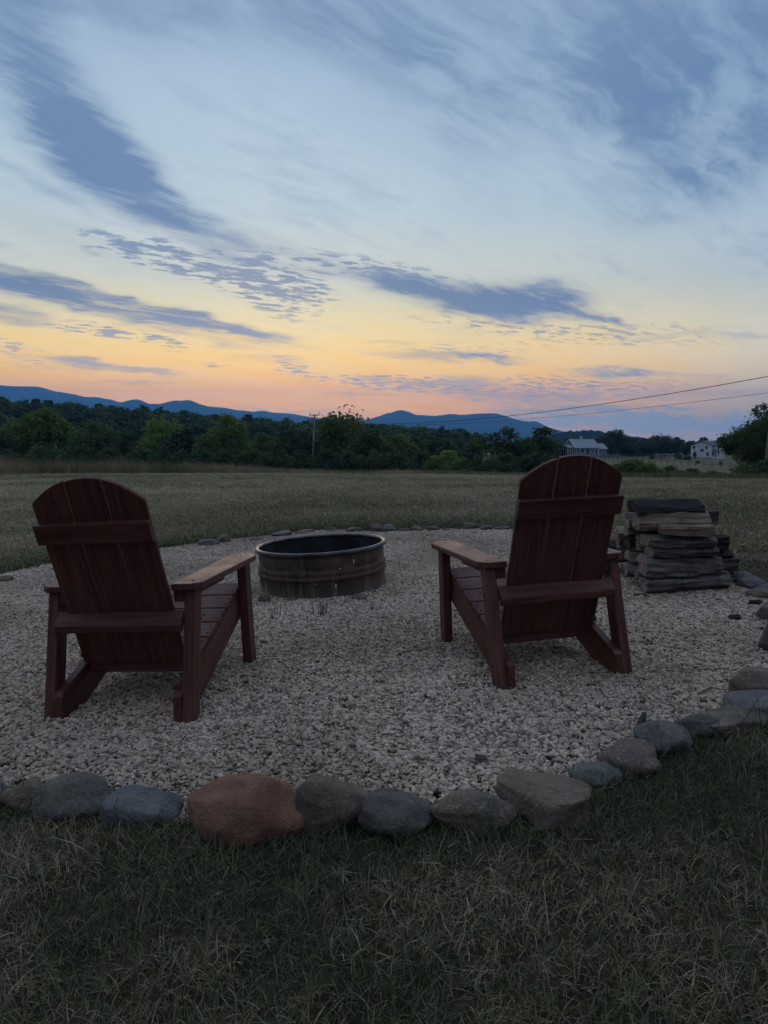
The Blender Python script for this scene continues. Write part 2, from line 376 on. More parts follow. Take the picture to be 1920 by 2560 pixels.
for k, (a, c, s, bd) in {'grey': ((.135,.130,.130), (.20,.185,.17), .8, 0), 'blue': ((.135,.148,.165), (.20,.21,.22), .45, 0), 'red': ((.255,.120,.080), (.34,.185,.125), .35, 0),
                     'brown': ((.165,.125,.10), (.225,.18,.145), .6, 0), 'tan': ((.215,.165,.115), (.16,.15,.135), .75, 0), 'dark': ((.085,.088,.098), (.155,.140,.12), .6, 0),
                     'pink': ((.235,.155,.125), (.17,.15,.14), .7, 0), 'green': ((.13,.145,.13), (.19,.19,.165), .5, 0), 'slab': ((.15,.15,.165), (.185,.18,.185), .25, 0), 'layer': ((.21,.185,.15), (.29,.255,.205), .3, 1.2)}.items():
    STONE[k] = material(k+'_field_stone', m_stone(tuple(q*.74 for q in a), tuple(q*.80 for q in c), s, bd), .86, .3)

# ------------------------------------------------------------------ terrain
def sst(a, b, x):
    t = np.clip((x-a)/(b-a), 0, 1); return t*t*(3-2*t)
def ground_h(x, y):
    x = np.asarray(x, float); y = np.asarray(y, float)
    d = np.hypot(x, y)
    tl = np.sin(TILT)*np.clip(x, -7, 7)                             # the pad slopes up to the right
    near = tl*(1-sst(9, 26, np.where(y > 0, y, d*.6))*1.0)
    fy = np.maximum(y, 0)
    lawn = -0.95*sst(6, 50, fy)*np.clip(fy/45, 0, 1.15) - .016*np.clip(x, -2, 40)*sst(14, 45, fy)
    fall = -4.3*sst(47, 112, fy)
    h = near + lawn + fall
    hill = 21*np.exp(-(((x+260)/180)**2 + ((y-450)/130)**2)) + 9*np.exp(-(((x+60)/120)**2+((y-640)/150)**2))
    hill += 24*np.exp(-(((x+20)/110)**2 + ((y-1050)/200)**2)) + 34*np.exp(-(((x-490)/130)**2 + ((y-1750)/260)**2))
    hill += 1.5*np.exp(-(((x-230)/150)**2 + ((y-520)/120)**2))
    h = h + hill*sst(180, 320, d)
    h = h - 11*sst(650, 950, d)*(1-sst(1500, 2600, d)) - 14*sst(2200, 5000, d)
    return h
def gh(x, y): return float(ground_h(x, y))

def build_ground():
    rr = [0.0] + list(np.geomspace(.5, 10300, 190)); na = 256
    ang = np.linspace(0, 2*np.pi, na, endpoint=False)
    V = [(0,0,gh(0,0))]; R = np.array(rr[1:])
    gx = (R[:,None]*np.sin(ang)[None]).ravel(); gy = (R[:,None]*np.cos(ang)[None]).ravel()
    gz = ground_h(gx, gy)
    gz = gz - .05*(1-sst(.93, 1.02, pad_r(gx, gy)))                    # the gravel bed lies in a shallow tray
    V = np.concatenate([np.array(V), np.stack([gx,gy,gz],1)])
    n = len(R); i = np.arange(n-1)[:,None]*na; k = np.arange(na)[None]
    q = np.stack([1+i+k, 1+i+na+k, 1+i+na+(k+1)%na, 1+i+(k+1)%na], -1).reshape(-1,4)
    me = mesh_py('ground', V, [tuple(map(int,f)) for f in q] + [(0, 1+kk, 1+(kk+1)%na) for kk in range(na)], True)
    tag(link('ground', me, M_GROUND), kind='structure')
PC, PR = (-.52, 5.58), (3.12, 3.42)
PAD_PX = [(-60,1985),(90,1992),(180,2008),(340,2030),(600,2050),(820,2048),(985,2050),(1180,2040),(1385,1990),(1500,1940),(1600,1880),(1680,1840),(1760,1815),(1850,1790),(1900,1745),(1960,1690),(1985,1600),(1960,1520),(1910,1490),(1870,1472),(1850,1446),
          (1250,1324),(1120,1326),(1000,1328),(940,1330),(800,1330),(710,1336),(620,1348),(540,1354),(400,1374),(250,1397),(130,1412),(0,1442)]
PAD_XY = [unproj(*p) for p in PAD_PX] + [(2.42,5.9),(2.3,6.8),(1.95,7.8),(-3.75,5.8),(-3.55,4.8),(-3.1,3.75),(-2.5,3.05),(-1.9,2.58)]
_pa = sorted((math.atan2((y-PC[1])/PR[1], (x-PC[0])/PR[0]), math.hypot((x-PC[0])/PR[0], (y-PC[1])/PR[1])) for x, y in PAD_XY)
_PA, _PK = np.array([a for a, k in _pa]), np.array([k for a, k in _pa])
def pad_k(a): return np.interp(a, _PA, _PK, period=2*math.pi)
def pad_r(x, y): return np.hypot((x-PC[0])/PR[0], (y-PC[1])/PR[1])/pad_k(np.arctan2((y-PC[1])/PR[1], (x-PC[0])/PR[0]))
def pad_edge(a):
    k = float(pad_k(a)); return PR[0]*k, PR[1]*k
def in_pad(x, y, m=0.0):
    return pad_r(x, y) < 1 + m
build_ground()
def build_bed():
    V = [(PC[0],PC[1],0)]; Fc = []; n = 96; rings = 12
    for r in range(1, rings+1):
        for k in range(n):
            a = 2*math.pi*k/n; rx, ry = pad_edge(a); f = r/rings
            V.append((PC[0]+rx*f*math.cos(a), PC[1]+ry*f*math.sin(a), .006*mnoise.noise((3*f*math.cos(a), 3*f*math.sin(a), 0)) - (.05 if r == rings else 0)))
    for k in range(n): Fc.append((0, 1+k, 1+(k+1)%n))
    for r in range(rings-1):
        for k in range(n): Fc.append((1+r*n+k, 1+(r+1)*n+k, 1+(r+1)*n+(k+1)%n, 1+r*n+(k+1)%n))
    o = link('gravel_bed', mesh_py('gravel_bed', V, Fc, True), M_BED); o.matrix_world = PAD; tag(o, kind='structure')
build_bed()

# instanced ground cover ("stuff")
def scatter(name, P, rot, scl, idx, tint, sources, label, cat, mw=None):
    me = bpy.data.meshes.new(name); me.vertices.add(len(P)); me.vertices.foreach_set('co', np.asarray(P, np.float32).ravel())
    for nm, ty, fld, arr in (('rot','FLOAT_VECTOR','vector',rot), ('scl','FLOAT_VECTOR','vector',scl), ('idx','INT','value',idx), ('tint','FLOAT','value',tint)):
        a = me.attributes.new(nm, ty, 'POINT'); a.data.foreach_set(fld, np.asarray(arr, np.int32 if ty == 'INT' else np.float32).ravel())
    cl = bpy.data.collections.new(name+'_sources')
    for i, (sm, mt) in enumerate(sources):
        so = bpy.data.objects.new('%s_piece_%03d' % (name, i), sm)
        if not sm.materials: sm.materials.append(mt)
        cl.objects.link(so)
    g = bpy.data.node_groups.new(name, 'GeometryNodeTree')
    g.interface.new_socket('Geometry', in_out='INPUT', socket_type='NodeSocketGeometry'); g.interface.new_socket('Geometry', in_out='OUTPUT', socket_type='NodeSocketGeometry')
    gi = g.nodes.new('NodeGroupInput'); go = g.nodes.new('NodeGroupOutput'); ip = g.nodes.new('GeometryNodeInstanceOnPoints')
    ci = g.nodes.new('GeometryNodeCollectionInfo'); ci.inputs[0].default_value = cl; ci.inputs[1].default_value = True; ci.inputs[2].default_value = True
    def na(nm, ty):
        q = g.nodes.new('GeometryNodeInputNamedAttribute'); q.data_type = ty; q.inputs[0].default_value = nm; return q.outputs[0]
    L = g.links
    L.new(gi.outputs[0], ip.inputs['Points']); L.new(ci.outputs[0], ip.inputs['Instance']); ip.inputs['Pick Instance'].default_value = True
    L.new(na('idx','INT'), ip.inputs['Instance Index']); L.new(na('rot','FLOAT_VECTOR'), ip.inputs['Rotation']); L.new(na('scl','FLOAT_VECTOR'), ip.inputs['Scale'])
    L.new(ip.outputs[0], go.inputs[0])
    o = link(name, me); md = o.modifiers.new('scatter', 'NODES'); md.node_group = g
    if mw is not None: o.matrix_world = mw
    return tag(o, label, cat, kind='stuff')

def vnoise(x, y, s, z=0.0): return np.array([mnoise.fractal((a*s, b*s, z), 1.0, 2.0, 3) for a, b in zip(x, y)])
def build_gravel():
    chips = []
    for i in range(16):
        bm = bmesh.new(); bmesh.ops.create_icosphere(bm, subdivisions=2, radius=1)
        r = random.Random(100+i); off = Vector((r.random()*50, r.random()*50, r.random()*50))
        planes = [(Vector((r.gauss(0,1), r.gauss(0,1), r.gauss(0,1))).normalized(), r.uniform(.48,.78)) for _ in range(12)]
        for v in bm.verts:
            p = v.co.normalized()
            for n, d in planes:
                q = p.dot(n)
                if q > d: p = p - n*(q-d)
            v.co = p*(1+.06*mnoise.noise(p*1.6+off))*1.12
        bmesh.ops.scale(bm, vec=(1, r.uniform(.55,.9), r.uniform(.4,.72)), verts=bm.verts)
        chips.append((np.array([v.co[:] for v in bm.verts]), np.array([[v.index for v in f.verts] for f in bm.faces]))); bm.free()
    src = []; R2 = np.random.RandomState(5); cr = .030
    for i in range(26):
        V = []; Fc = []; A = []; o = 0; m = 26
        for k in range(m):
            c, f = chips[R2.randint(16)]; q = cr*math.sqrt((k+.5)/m); a = k*2.39996 + R2.normal(0,.35)
            sz = float(np.clip(.0069*math.exp(R2.normal(0,.36)), .0038, .0185))
            e = Matrix.Rotation(R2.uniform(0,6.28),3,'Z') @ Matrix.Rotation(R2.normal(0,.5),3,'X') @ Matrix.Rotation(R2.normal(0,.5),3,'Y')
            V.append(c @ np.array(e).T * sz * np.array([R2.uniform(.85,1.4), R2.uniform(.8,1.2), R2.uniform(.8,1.2)]) + np.array([q*math.cos(a), q*math.sin(a), R2.uniform(-.001,.010)]))
            t = min(max(R2.beta(2.2,2.2)*.95, 0), .95); t = R2.uniform(.95,1) if R2.rand() < .012 else t
            Fc.append(f+o); A.append(np.full(len(c), t)); o += len(c)
        me = mesh_np('gravel_chips', np.concatenate(V), np.concatenate(Fc)); at_ = me.attributes.new('chip', 'FLOAT', 'POINT'); at_.data.foreach_set('value', np.concatenate(A).astype(np.float32))
        src.append((me, M_GRAVEL))
    sp = .045
    gx, gy = np.meshgrid(np.arange(PC[0]-PR[0]*1.3, PC[0]+PR[0]*1.3, sp), np.arange(PC[1]-PR[1]*1.3, PC[1]+PR[1]*1.3, sp))
    gx = gx.ravel() + RS.uniform(-.3,.3,gx.size)*sp; gy = gy.ravel() + RS.uniform(-.3,.3,gy.size)*sp
    keep = in_pad(gx, gy, .006); gx, gy = gx[keep], gy[keep]; n = len(gx)
    wav = vnoise(gx, gy, 1.3, 3.0); fine = vnoise(gx, gy, 5.0, 8.0)
    z = .001 + .013*wav + .006*fine + RS.uniform(0,.003,n)
    sc = RS.uniform(.9,1.12,n)*np.where(vnoise(gx, gy, .8, 1.0) > .25, 1.12, 1.0)
    scatter('gravel', np.stack([gx,gy,z],1), np.stack([RS.normal(0,.05,n), RS.normal(0,.05,n), RS.uniform(0,6.28,n)],1), np.stack([sc,sc,sc],1), RS.randint(0,26,n), np.clip(.5+.7*vnoise(gx, gy, .9, 6.0)+.2*fine, 0, 1), src,
            'grey beige crushed gravel filling the ringed seating pad', 'gravel', PAD)
build_gravel()

def blade_mesh(seed, nb, spread, length, width, lean, seg=3, curl=.6):
    r = np.random.RandomState(seed); V = []; Fc = []; A = []
    for b in range(nb):
        a = r.uniform(0, 6.28); L = length*r.uniform(.55,1.25); w = width*r.uniform(.7,1.3)
        x, y = r.normal(0, spread, 2); ln = abs(r.normal(0, lean)); fa = r.uniform(0, 6.28); i0 = len(V)
        px, py, pz, th = x, y, -.006, ln*.35
        av = r.rand()
        sx, sy = -math.sin(a), math.cos(a)
        for k in range(seg+1):
            ww = w*(1-(k/seg)**1.5)*.5 + w*.04
            if k == seg: V.append((px, py, pz)); A.append(av)
            else: V += [(px-sx*ww, py-sy*ww, pz), (px+sx*ww, py+sy*ww, pz)]; A += [av, av]
            th = min(th + ln*curl, 1.75); st = L/seg
            px += math.cos(fa)*math.sin(th)*st; py += math.sin(fa)*math.sin(th)*st; pz += math.cos(th)*st
        for k in range(seg-1): Fc.append((i0+2*k, i0+2*k+1, i0+2*k+3, i0+2*k+2))
        Fc.append((i0+2*(seg-1), i0+2*seg-1, i0+2*seg))
    me = mesh_py('grass_tuft', V, Fc)
    at_ = me.attributes.new('blade', 'FLOAT', 'POINT'); at_.data.foreach_set('value', np.array(A, np.float32))
    return me
def ground_pts(x, y):
    """height of the ground sheet; near the pad it follows the tilted plane"""
    return ground_h(x, y)
def build_lawn():
    near = [(blade_mesh(i, 15, .026, .050, .0021, 1.2), M_GRASS) for i in range(12)] + [(blade_mesh(40+i, 8, .026, .088, .0021, 1.0, 4, .45), M_GRASS) for i in range(4)]
    # A: in front of the stones and around the pad's near sides
    n = 78000; x = RS.uniform(-4.2, 4.2, n); y = RS.uniform(.1, 4.6, n)
    k = ~in_pad(x, y, .015) & (np.abs(x) < 1.25 + y*.75); x, y = x[k], y[k]; n = len(x)
    pn = vnoise(x, y, 1.7); pn2 = vnoise(x, y, .6, 5.0)
    e = pad_r(x, y)
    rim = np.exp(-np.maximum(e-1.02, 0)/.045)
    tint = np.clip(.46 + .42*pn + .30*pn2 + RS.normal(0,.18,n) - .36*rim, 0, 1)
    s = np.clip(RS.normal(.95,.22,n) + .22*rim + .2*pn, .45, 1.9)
    idx = np.where(RS.rand(n) < .05+.22*rim, RS.randint(12,16,n), RS.randint(0,12,n))
    z = ground_pts(x, y) + .002
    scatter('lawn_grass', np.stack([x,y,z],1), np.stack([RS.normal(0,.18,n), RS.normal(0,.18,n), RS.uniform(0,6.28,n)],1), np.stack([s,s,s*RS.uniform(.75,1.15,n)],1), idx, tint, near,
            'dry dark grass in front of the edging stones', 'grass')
    # B and C: the mown lawn beyond the pad
    mid = [(blade_mesh(70+i, 12, .06, .060, .0055, .8, 2), M_GRASS) for i in range(8)]
    n = 150000; u = RS.rand(n); d = 1/np.sqrt(1/3.2**2*(1-u) + u/52.0**2); d = np.where(RS.rand(n) < .55, RS.uniform(6, 52, n), np.clip(d*2.2, 3.2, 50))
    a = RS.uniform(-.66, .66, n); x = d*np.sin(a); y = d*np.cos(a)
    k = ~in_pad(x, y, .02) & (y > 3.4) & (d < crest(x)+2.5); x, y, d = x[k], y[k], d[k]; n = len(x)
    pn = vnoise(x, y, .35); pn2 = vnoise(x, y, .09, 5.0)
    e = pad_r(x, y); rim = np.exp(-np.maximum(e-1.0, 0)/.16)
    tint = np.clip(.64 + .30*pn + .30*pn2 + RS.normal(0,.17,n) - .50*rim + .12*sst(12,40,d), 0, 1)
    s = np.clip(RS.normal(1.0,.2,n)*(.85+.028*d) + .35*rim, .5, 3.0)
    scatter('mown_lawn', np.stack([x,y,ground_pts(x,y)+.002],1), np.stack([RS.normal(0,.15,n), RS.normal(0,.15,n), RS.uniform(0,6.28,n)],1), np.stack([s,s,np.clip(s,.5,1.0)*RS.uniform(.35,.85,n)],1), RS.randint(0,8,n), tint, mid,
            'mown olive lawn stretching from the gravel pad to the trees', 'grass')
    # tall meadow grass along the lawn's far edge
    weeds = [(blade_mesh(200+i, 14, .16, .58, .011, .55, 3, .4), M_WEED) for i in range(8)]
    n = 9000; x = RS.uniform(-34, 34, n); dd = RS.exponential(3.2, n); y = np.sqrt(np.maximum(crest(x)**2 - x**2, 100)) + .3 + dd
    hs = 1.15*sst(-4, -17, x)*1.0 + .42 + .30*sst(11, 17, x); pn = vnoise(x, y, .25)
    s = np.clip(hs*(1+.35*pn)*RS.uniform(.6,1.2,n), .25, 1.9)
    tint = np.clip(.60 + .7*pn + RS.normal(0,.28,n) - .35*sst(9,14,x), 0, 1)
    scatter('meadow_grass', np.stack([x,y,ground_pts(x,y)],1), np.stack([RS.normal(0,.16,n), RS.normal(0,.16,n), RS.uniform(0,6.28,n)],1), np.stack([.9+0*s,.9+0*s,s],1), RS.randint(0,8,n), tint, weeds,
            'tall seeding meadow grass along the far edge of the lawn', 'grass')
def crest(x): return 46 + 2.5*np.sin(np.asarray(x)*.08+1) + .8*np.sin(np.asarray(x)*.3)
build_lawn()

# ------------------------------------------------------------------ mountains
def mountain(name, pts, D, depth, base=-14):
    """a ridge given by where its skyline stands, built as a solid range with slopes and spurs"""
    xs = np.array([p[0] for p in pts], float); ys = np.array([p[1] for p in pts], float)
    u = np.linspace(xs[0], xs[-1], 260); v = np.interp(u, xs, ys)
    ker = np.hanning(7); ker /= ker.sum(); v = np.convolve(np.pad(v, 3, mode='edge'), ker, 'valid')
    top = [at(a, b, D) for a, b in zip(u, v)]
    rows = [(-1.0, 0.0), (-.75, .30), (-.5, .56), (-.28, .78), (-.12, .92), (0, 1.0), (.2, .84), (.5, .5), (1.0, 0.0)]
    V = []
    for o, f in rows:
        for i, t in enumerate(top):
            H = t.z - base; w = mnoise.fractal((t.x*.0011, o*2.2, D*.001), 1.0, 2.1, 4)
            k = f if f in (0, 1) else f*(1+.16*w)
            V.append((t.x + (0 if f == 1 else 120*w), t.y + o*depth*(1+.2*w*(f not in (1,))), base - (12 if f == 0 else 0) + H*k + (6*mnoise.noise((t.x*.006, D, 1)) if f == 1 else 0)))
    n = len(top); Fc = [(r*n+i, r*n+i+1, (r+1)*n+i+1, (r+1)*n+i) for r in range(len(rows)-1) for i in range(n-1)]
    tag(link(name, mesh_py(name, V, Fc, True), M_MTN), kind='structure')
mountain('mountain_range', [(-500,990),(-300,965),(-150,958),(0,963),(40,966),(90,966),(110,970),(135,978),(150,980),(180,985),(200,993),(230,997),(255,1001),(275,1002),(292,1007),(340,1020),(420,1045),(520,1085),(600,1110)], 8400, 1200)
mountain('mountain_range', [(150,1100),(200,1050),(240,1022),(270,1015),(300,1007),(320,1001),(340,998),(352,1000),(372,1010),(400,1010),(415,1006),(440,1001),(455,1001),(468,999),(480,1002),(500,1010),(530,1018),(560,1025),(600,1033),(630,1039),(660,1052),(700,1072),(760,1105)], 7500, 900)
mountain('mountain_range', [(420,1060),(515,1015),(555,1019),(590,1024),(630,1029),(660,1027),(680,1031),(730,1034),(760,1040),(800,1045),(850,1048),(890,1053),(930,1062),(1000,1085),(1060,1106)], 9300, 700)
mountain('mountain_range', [(780,1100),(830,1072),(860,1060),(880,1053),(905,1050),(930,1046),(950,1040),(965,1033),(980,1031),(990,1027),(1000,1025),(1010,1026),(1025,1030),(1040,1038),(1060,1038),(1085,1040),(1110,1037),(1125,1035),(1150,1037),(1180,1035),(1210,1033),(1240,1034),(1265,1040),(1290,1049),(1320,1053),(1340,1053),(1355,1060),(1370,1068),(1385,1075),(1430,1090),(1480,1106)], 8000, 1200)

# ------------------------------------------------------------------ trees
def leaf_cloud(seed, clumps, n, size, flat=.75):
    """leaf-sized faces spread through the volume of overlapping clumps; clumps: (x,y,z,rx,ry,rz)"""
    r = np.random.RandomState(seed); cl = np.array(clumps, float)
    w = (cl[:,3]*cl[:,4]*cl[:,5])**(2/3); ci = r.choice(len(cl), n, p=w/w.sum())
    d = r.normal(0,1,(n,3)); d /= np.linalg.norm(d,axis=1)[:,None]
    rad = r.uniform(.25,1.0,n)**.45*(1+.13*r.normal(0,1,n))
    P = cl[ci,:3] + d*rad[:,None]*cl[ci,3:6]
    nr = d*.7 + r.normal(0,.75,(n,3)) + np.array([0,0,.35]); nr /= np.linalg.norm(nr,axis=1)[:,None]
    a = np.cross(nr, r.normal(0,1,(n,3))); a /= np.linalg.norm(a,axis=1)[:,None]; b = np.cross(nr, a)
    s = size*r.uniform(.6,1.35,n)[:,None]
    V = np.stack([P-a*s*.62, P-b*s*flat*.5+a*s*.08+nr*s*.10, P+a*s*.62, P+b*s*flat*.5-a*s*.05+nr*s*.10], 1).reshape(-1,3)
    me = mesh_np('crown', V, np.arange(4*n).reshape(-1,4))
    at_ = me.attributes.new('leafv', 'FLOAT', 'POINT'); at_.data.foreach_set('value', np.repeat(np.clip(r.beta(2,2,n)*.8+.2*(ci%5)/5,0,1),4).astype(np.float32))
    return me
def crown_clumps(seed, h, w, low=.12, n=16, shape='round'):
    r = random.Random(seed); out = [(0,0,h*(.5+low/2),w*.36,w*.36,h*(.5-low/2)*.80)]
    for i in range(n):
        z = r.uniform(low+.05, .96); a = r.uniform(0,6.28)
        prof = {'round': math.sin(math.pi*min(1,max(.06,(z-low+.12)/(1.12-low))))**.6, 'cone': (1.05-z)**.8, 'column': .8*math.sin(math.pi*min(1,(z-low+.15)/(1.15-low)))**.4}[shape]
        rr = w*.5*prof*r.uniform(.45,.86); q = w*r.uniform(.13,.22)*(.65 if z > .8 else 1)
        out.append((rr*math.cos(a), rr*math.sin(a), h*z-q*.3, q, q, q*r.uniform(.65,.95)))
    return out
def trunk_me(seed, h, w, r0, limbs=6, low=.2):
    r = random.Random(seed); parts = []
    p = [Vector((0,0,-.5))] ; 
    for i in range(1,6): p.append(Vector((r.gauss(0,.012*h), r.gauss(0,.012*h), h*.85*i/5)))
    parts.append((p, [r0*(1-.16*i) for i in range(6)]))
    for k in range(limbs):
        z = h*r.uniform(max(low,.15), .62); a = r.uniform(0,6.28); L = w*r.uniform(.25,.42)
        b = [Vector((0,0,z)), Vector((L*.45*math.cos(a), L*.45*math.sin(a), z+L*.35)), Vector((L*math.cos(a), L*math.sin(a), z+L*.85))]
        parts.append((b, [r0*.45, r0*.28, r0*.10]))
    V = []; Fc = []
    for pts, rad in parts:
        m = tube_me('t', pts, rad, 6); o = len(V); V += [v.co.copy() for v in m.vertices]; Fc += [tuple(o+i for i in f.vertices) for f in m.polygons]; bpy.data.meshes.remove(m)
    return mesh_py('trunk', V, Fc, True)
TREEMESH = {}
def tree_kind(k):
    if k in TREEMESH: return TREEMESH[k]
    shape, v, nl, size = k
    H, W = {'round': (10, 9), 'column': (10, 6), 'cone': (10, 5.5), 'bush': (4, 5)}[shape]
    cl = crown_clumps(v*13+5, H, W, {'round': .10, 'column': .06, 'cone': .04, 'bush': .0}[shape], 22 if shape != 'bush' else 14, 'round' if shape == 'bush' else shape)
    lc = leaf_cloud(v*7+1, cl, nl, size); co = np.empty(len(lc.vertices)*3, np.float32); lc.vertices.foreach_get('co', co); co = co.reshape(-1,3)
    TREEMESH[k] = (lc, trunk_me(v*3+2, H*.9, W, .16 if shape != 'bush' else .07, 7 if shape != 'bush' else 4), float(np.percentile(co[:,2], 99.3)), float(2.1*np.percentile(np.abs(co[:,:2]), 95)))
    return TREEMESH[k]
LEAFME = {}
def tree(name, px, top, halfw, D, kind, col, label, cat, group=None, bury=.3):
    """px / top: where its crown stands and ends; halfw in px; D metres ahead"""
    cr, tk, H, W = tree_kind(kind); c = at(px, top, D); g = gh(c.x, c.y)
    h = c.z - g + bury; w = 2*halfw/FPX*D
    root = empty(name, Matrix.Translation((c.x, c.y, g-bury)) @ Matrix.Rotation(rnd.uniform(0,6.28), 4, 'Z') @ Matrix.Diagonal((w/W, w/W, h/H, 1)))
    if (kind, col) not in LEAFME:
        m2 = cr.copy(); m2.materials.clear(); m2.materials.append(M_LEAF[col]); LEAFME[(kind, col)] = m2
    link('trunk', tk, M_BARK, root); link('crown', LEAFME[(kind, col)], None, root)
    return tag(root, label, cat, group)
RD = [('round', i, 5200, .40) for i in range(5)]; CO = [('column', i, 4200, .36) for i in range(3)]; BU = [('bush', i, 3000, .26) for i in range(4)]; CN = [('cone', i, 3600, .30) for i in range(2)]
GW = 'broadleaf trees beyond the lawn'
for a in [
    (105,1026,88,122,RD[0],'green','broad bright green tree, tallest of the trees at the meadow grass end'),
    (238,1058,62,116,RD[1],'green','rounded green tree beside the broad bright tree behind the meadow grass'),
    (-25,1062,70,116,RD[2],'dark','dark tree next to the broad bright tree, cut by the photo edge'),
    (322,1082,46,113,RD[3],'dark','dark round tree between two greener trees beyond the left-hand chair'),
    (398,1052,56,122,RD[4],'light','lighter green tree with pointed top standing against the wooded hill'),
    (462,1072,48,115,CO[0],'dark','narrow dark tree beside the lighter pointed tree'),
    (574,1044,62,124,RD[1],'green','green tree with a ragged tuft rising over the far woods'),
    (520,1090,50,113,RD[0],'green','low spreading green tree at the foot of the tufted tree'),
    (650,1086,52,115,RD[2],'green','mid green tree under the sagging cable'),
    (722,1076,48,116,RD[3],'dark','dark tree just beside the utility pole under the transformer'),
    (765,1082,42,121,CO[1],'dark','dark narrow tree right behind the utility pole'),
    (866,1036,72,126,RD[4],'green','tall ragged green tree with open top standing beside the utility pole'),
    (930,1078,52,118,RD[0],'dark','dark tree leaning on the tall ragged tree'),
    (990,1088,56,122,RD[2],'green','green domed tree near the middle of the hedge line'),
    (1055,1132,40,110,CN[0],'dark','small dark cedar in the hedge line'),
    (1120,1128,50,113,RD[3],'light','light green young tree at the gap to the tan field'),
    (1262,1074,66,118,RD[1],'dark','large dark tree beyond the right-hand chair with uneven top'),
    (1350,1072,46,121,CO[2],'dark','tall dark narrow tree next to the blue roofed house'),
    ]: tree('broadleaf_tree', a[0], a[1], a[2], a[3], a[4], a[5], a[6], 'tree', GW)
GB = 'bushes along the foot of the trees'
for i, (px, top, hw, D, c) in enumerate([(30,1128,55,104,'dark'),(110,1122,60,103,'dark'),(190,1118,56,105,'dark'),(275,1122,50,103,'dark'),(350,1120,52,104,'green'),(425,1124,50,102,'dark'),
        (500,1128,50,103,'dark'),(560,1130,46,102,'dark'),(625,1126,48,104,'dark'),(690,1128,48,102,'dark'),(745,1130,40,106,'dark'),(815,1126,52,103,'dark'),(880,1130,50,104,'dark'),(945,1132,46,103,'dark'),
        (1005,1134,48,102,'dark'),(1090,1146,40,101,'green'),(1150,1150,42,100,'green'),(1205,1146,44,100,'dark'),(1235,1140,40,106,'green'),(1270,1136,50,103,'dark'),(1330,1134,48,104,'dark'),(1385,1140,44,104,'dark'),(1450,1146,46,102,'dark')]):
    tree('leafy_bush', px, top, hw, D, BU[i%4], c, 'dense bush filling the foot of the tree line beyond the lawn', 'bush', GB)
for a in [(1588,1150,52,66,BU[0],'green','leafy bush on the lawn edge behind the right-hand chair back'), (1620,1158,30,64,BU[1],'green','small bush between two larger bushes by the sloping field'),
          (1672,1166,46,68,BU[2],'dark','rounded dark bush at the foot of the sloping field'), (1730,1172,34,66,BU[3],'dark','low dark bush beside the rounded dark bush'),
          (1790,1178,40,60,BU[0],'green','low green shrub running up to the big dark tree'), (1862,1166,38,56,BU[1],'green','leafy green shrub at the foot of the big dark tree'),
          (1905,1150,60,52,BU[2],'dark','dark tangled shrub under the leaning pole')]:
    tree('leafy_bush', *a, 'bush', 'bushes below the sloping field')
BIG = ('round', 9, 19000, .24)
tree('broadleaf_tree', 1935, 1024, 96, 66, BIG, 'dark', 'big dark tree standing over the leaning pole at the field edge', 'tree')
tree('broadleaf_tree', 1965, 1030, 85, 70, BIG, 'dark', 'dark tree crown at the frame edge behind the leaning pole', 'tree')
tree('broadleaf_tree', 1906, 1050, 46, 63, BIG, 'dark', 'lower dark tree growing against the big tree by the leaning pole', 'tree')
for i, (px, py, hw) in enumerate([(392,1168,9),(420,1172,8),(448,1170,11),(478,1168,10),(500,1174,8),(250,1166,7),(1100,1176,7),(960,1178,6),(745,1176,8)]):
    tree('leafy_weed', px, py, hw, 50+i%3, BU[i%4], 'light', 'leafy green weed standing in the grass at the far edge of the lawn', 'weed', 'weeds along the lawn edge', .05)
tree('broadleaf_tree', 575, 1164, 13, 60, BU[1], 'light', 'tiny light green sapling alone at the lawn edge', 'sapling')
GF = 'trees around the far houses'
for a in [(1542,1076,42,345,RD[0],'dark','big dark tree standing between the two houses, beside the blue roof'), (1500,1100,36,370,RD[1],'dark','dark tree right behind the blue roofed house'), (1440,1098,46,375,RD[2],'dark','dark tree behind the ridge of the blue roofed house'),
          (1600,1106,36,360,RD[3],'dark','rounded dark tree next to the big tree between the houses'), (1648,1089,34,365,RD[4],'dark','dark domed tree above the small white-roofed shed'), (1692,1098,26,372,RD[1],'dark','dark tree between the domed tree and the white house'),
          (1718,1108,16,360,CO[0],'dark','slim tree close beside the white house gable'), (1838,1112,22,372,RD[2],'dark','dark tree behind the low wing of the white house'), (1808,1110,10,350,CO[1],'dark','thin tree top rising behind the white house dormer'),
          (1400,1108,30,330,RD[4],'dark','dark tree hiding one end of the blue roofed house'), (1570,1118,22,352,RD[2],'green','low green tree before the big tree between the houses')]:
    tree('broadleaf_tree', *a, 'tree', GF)
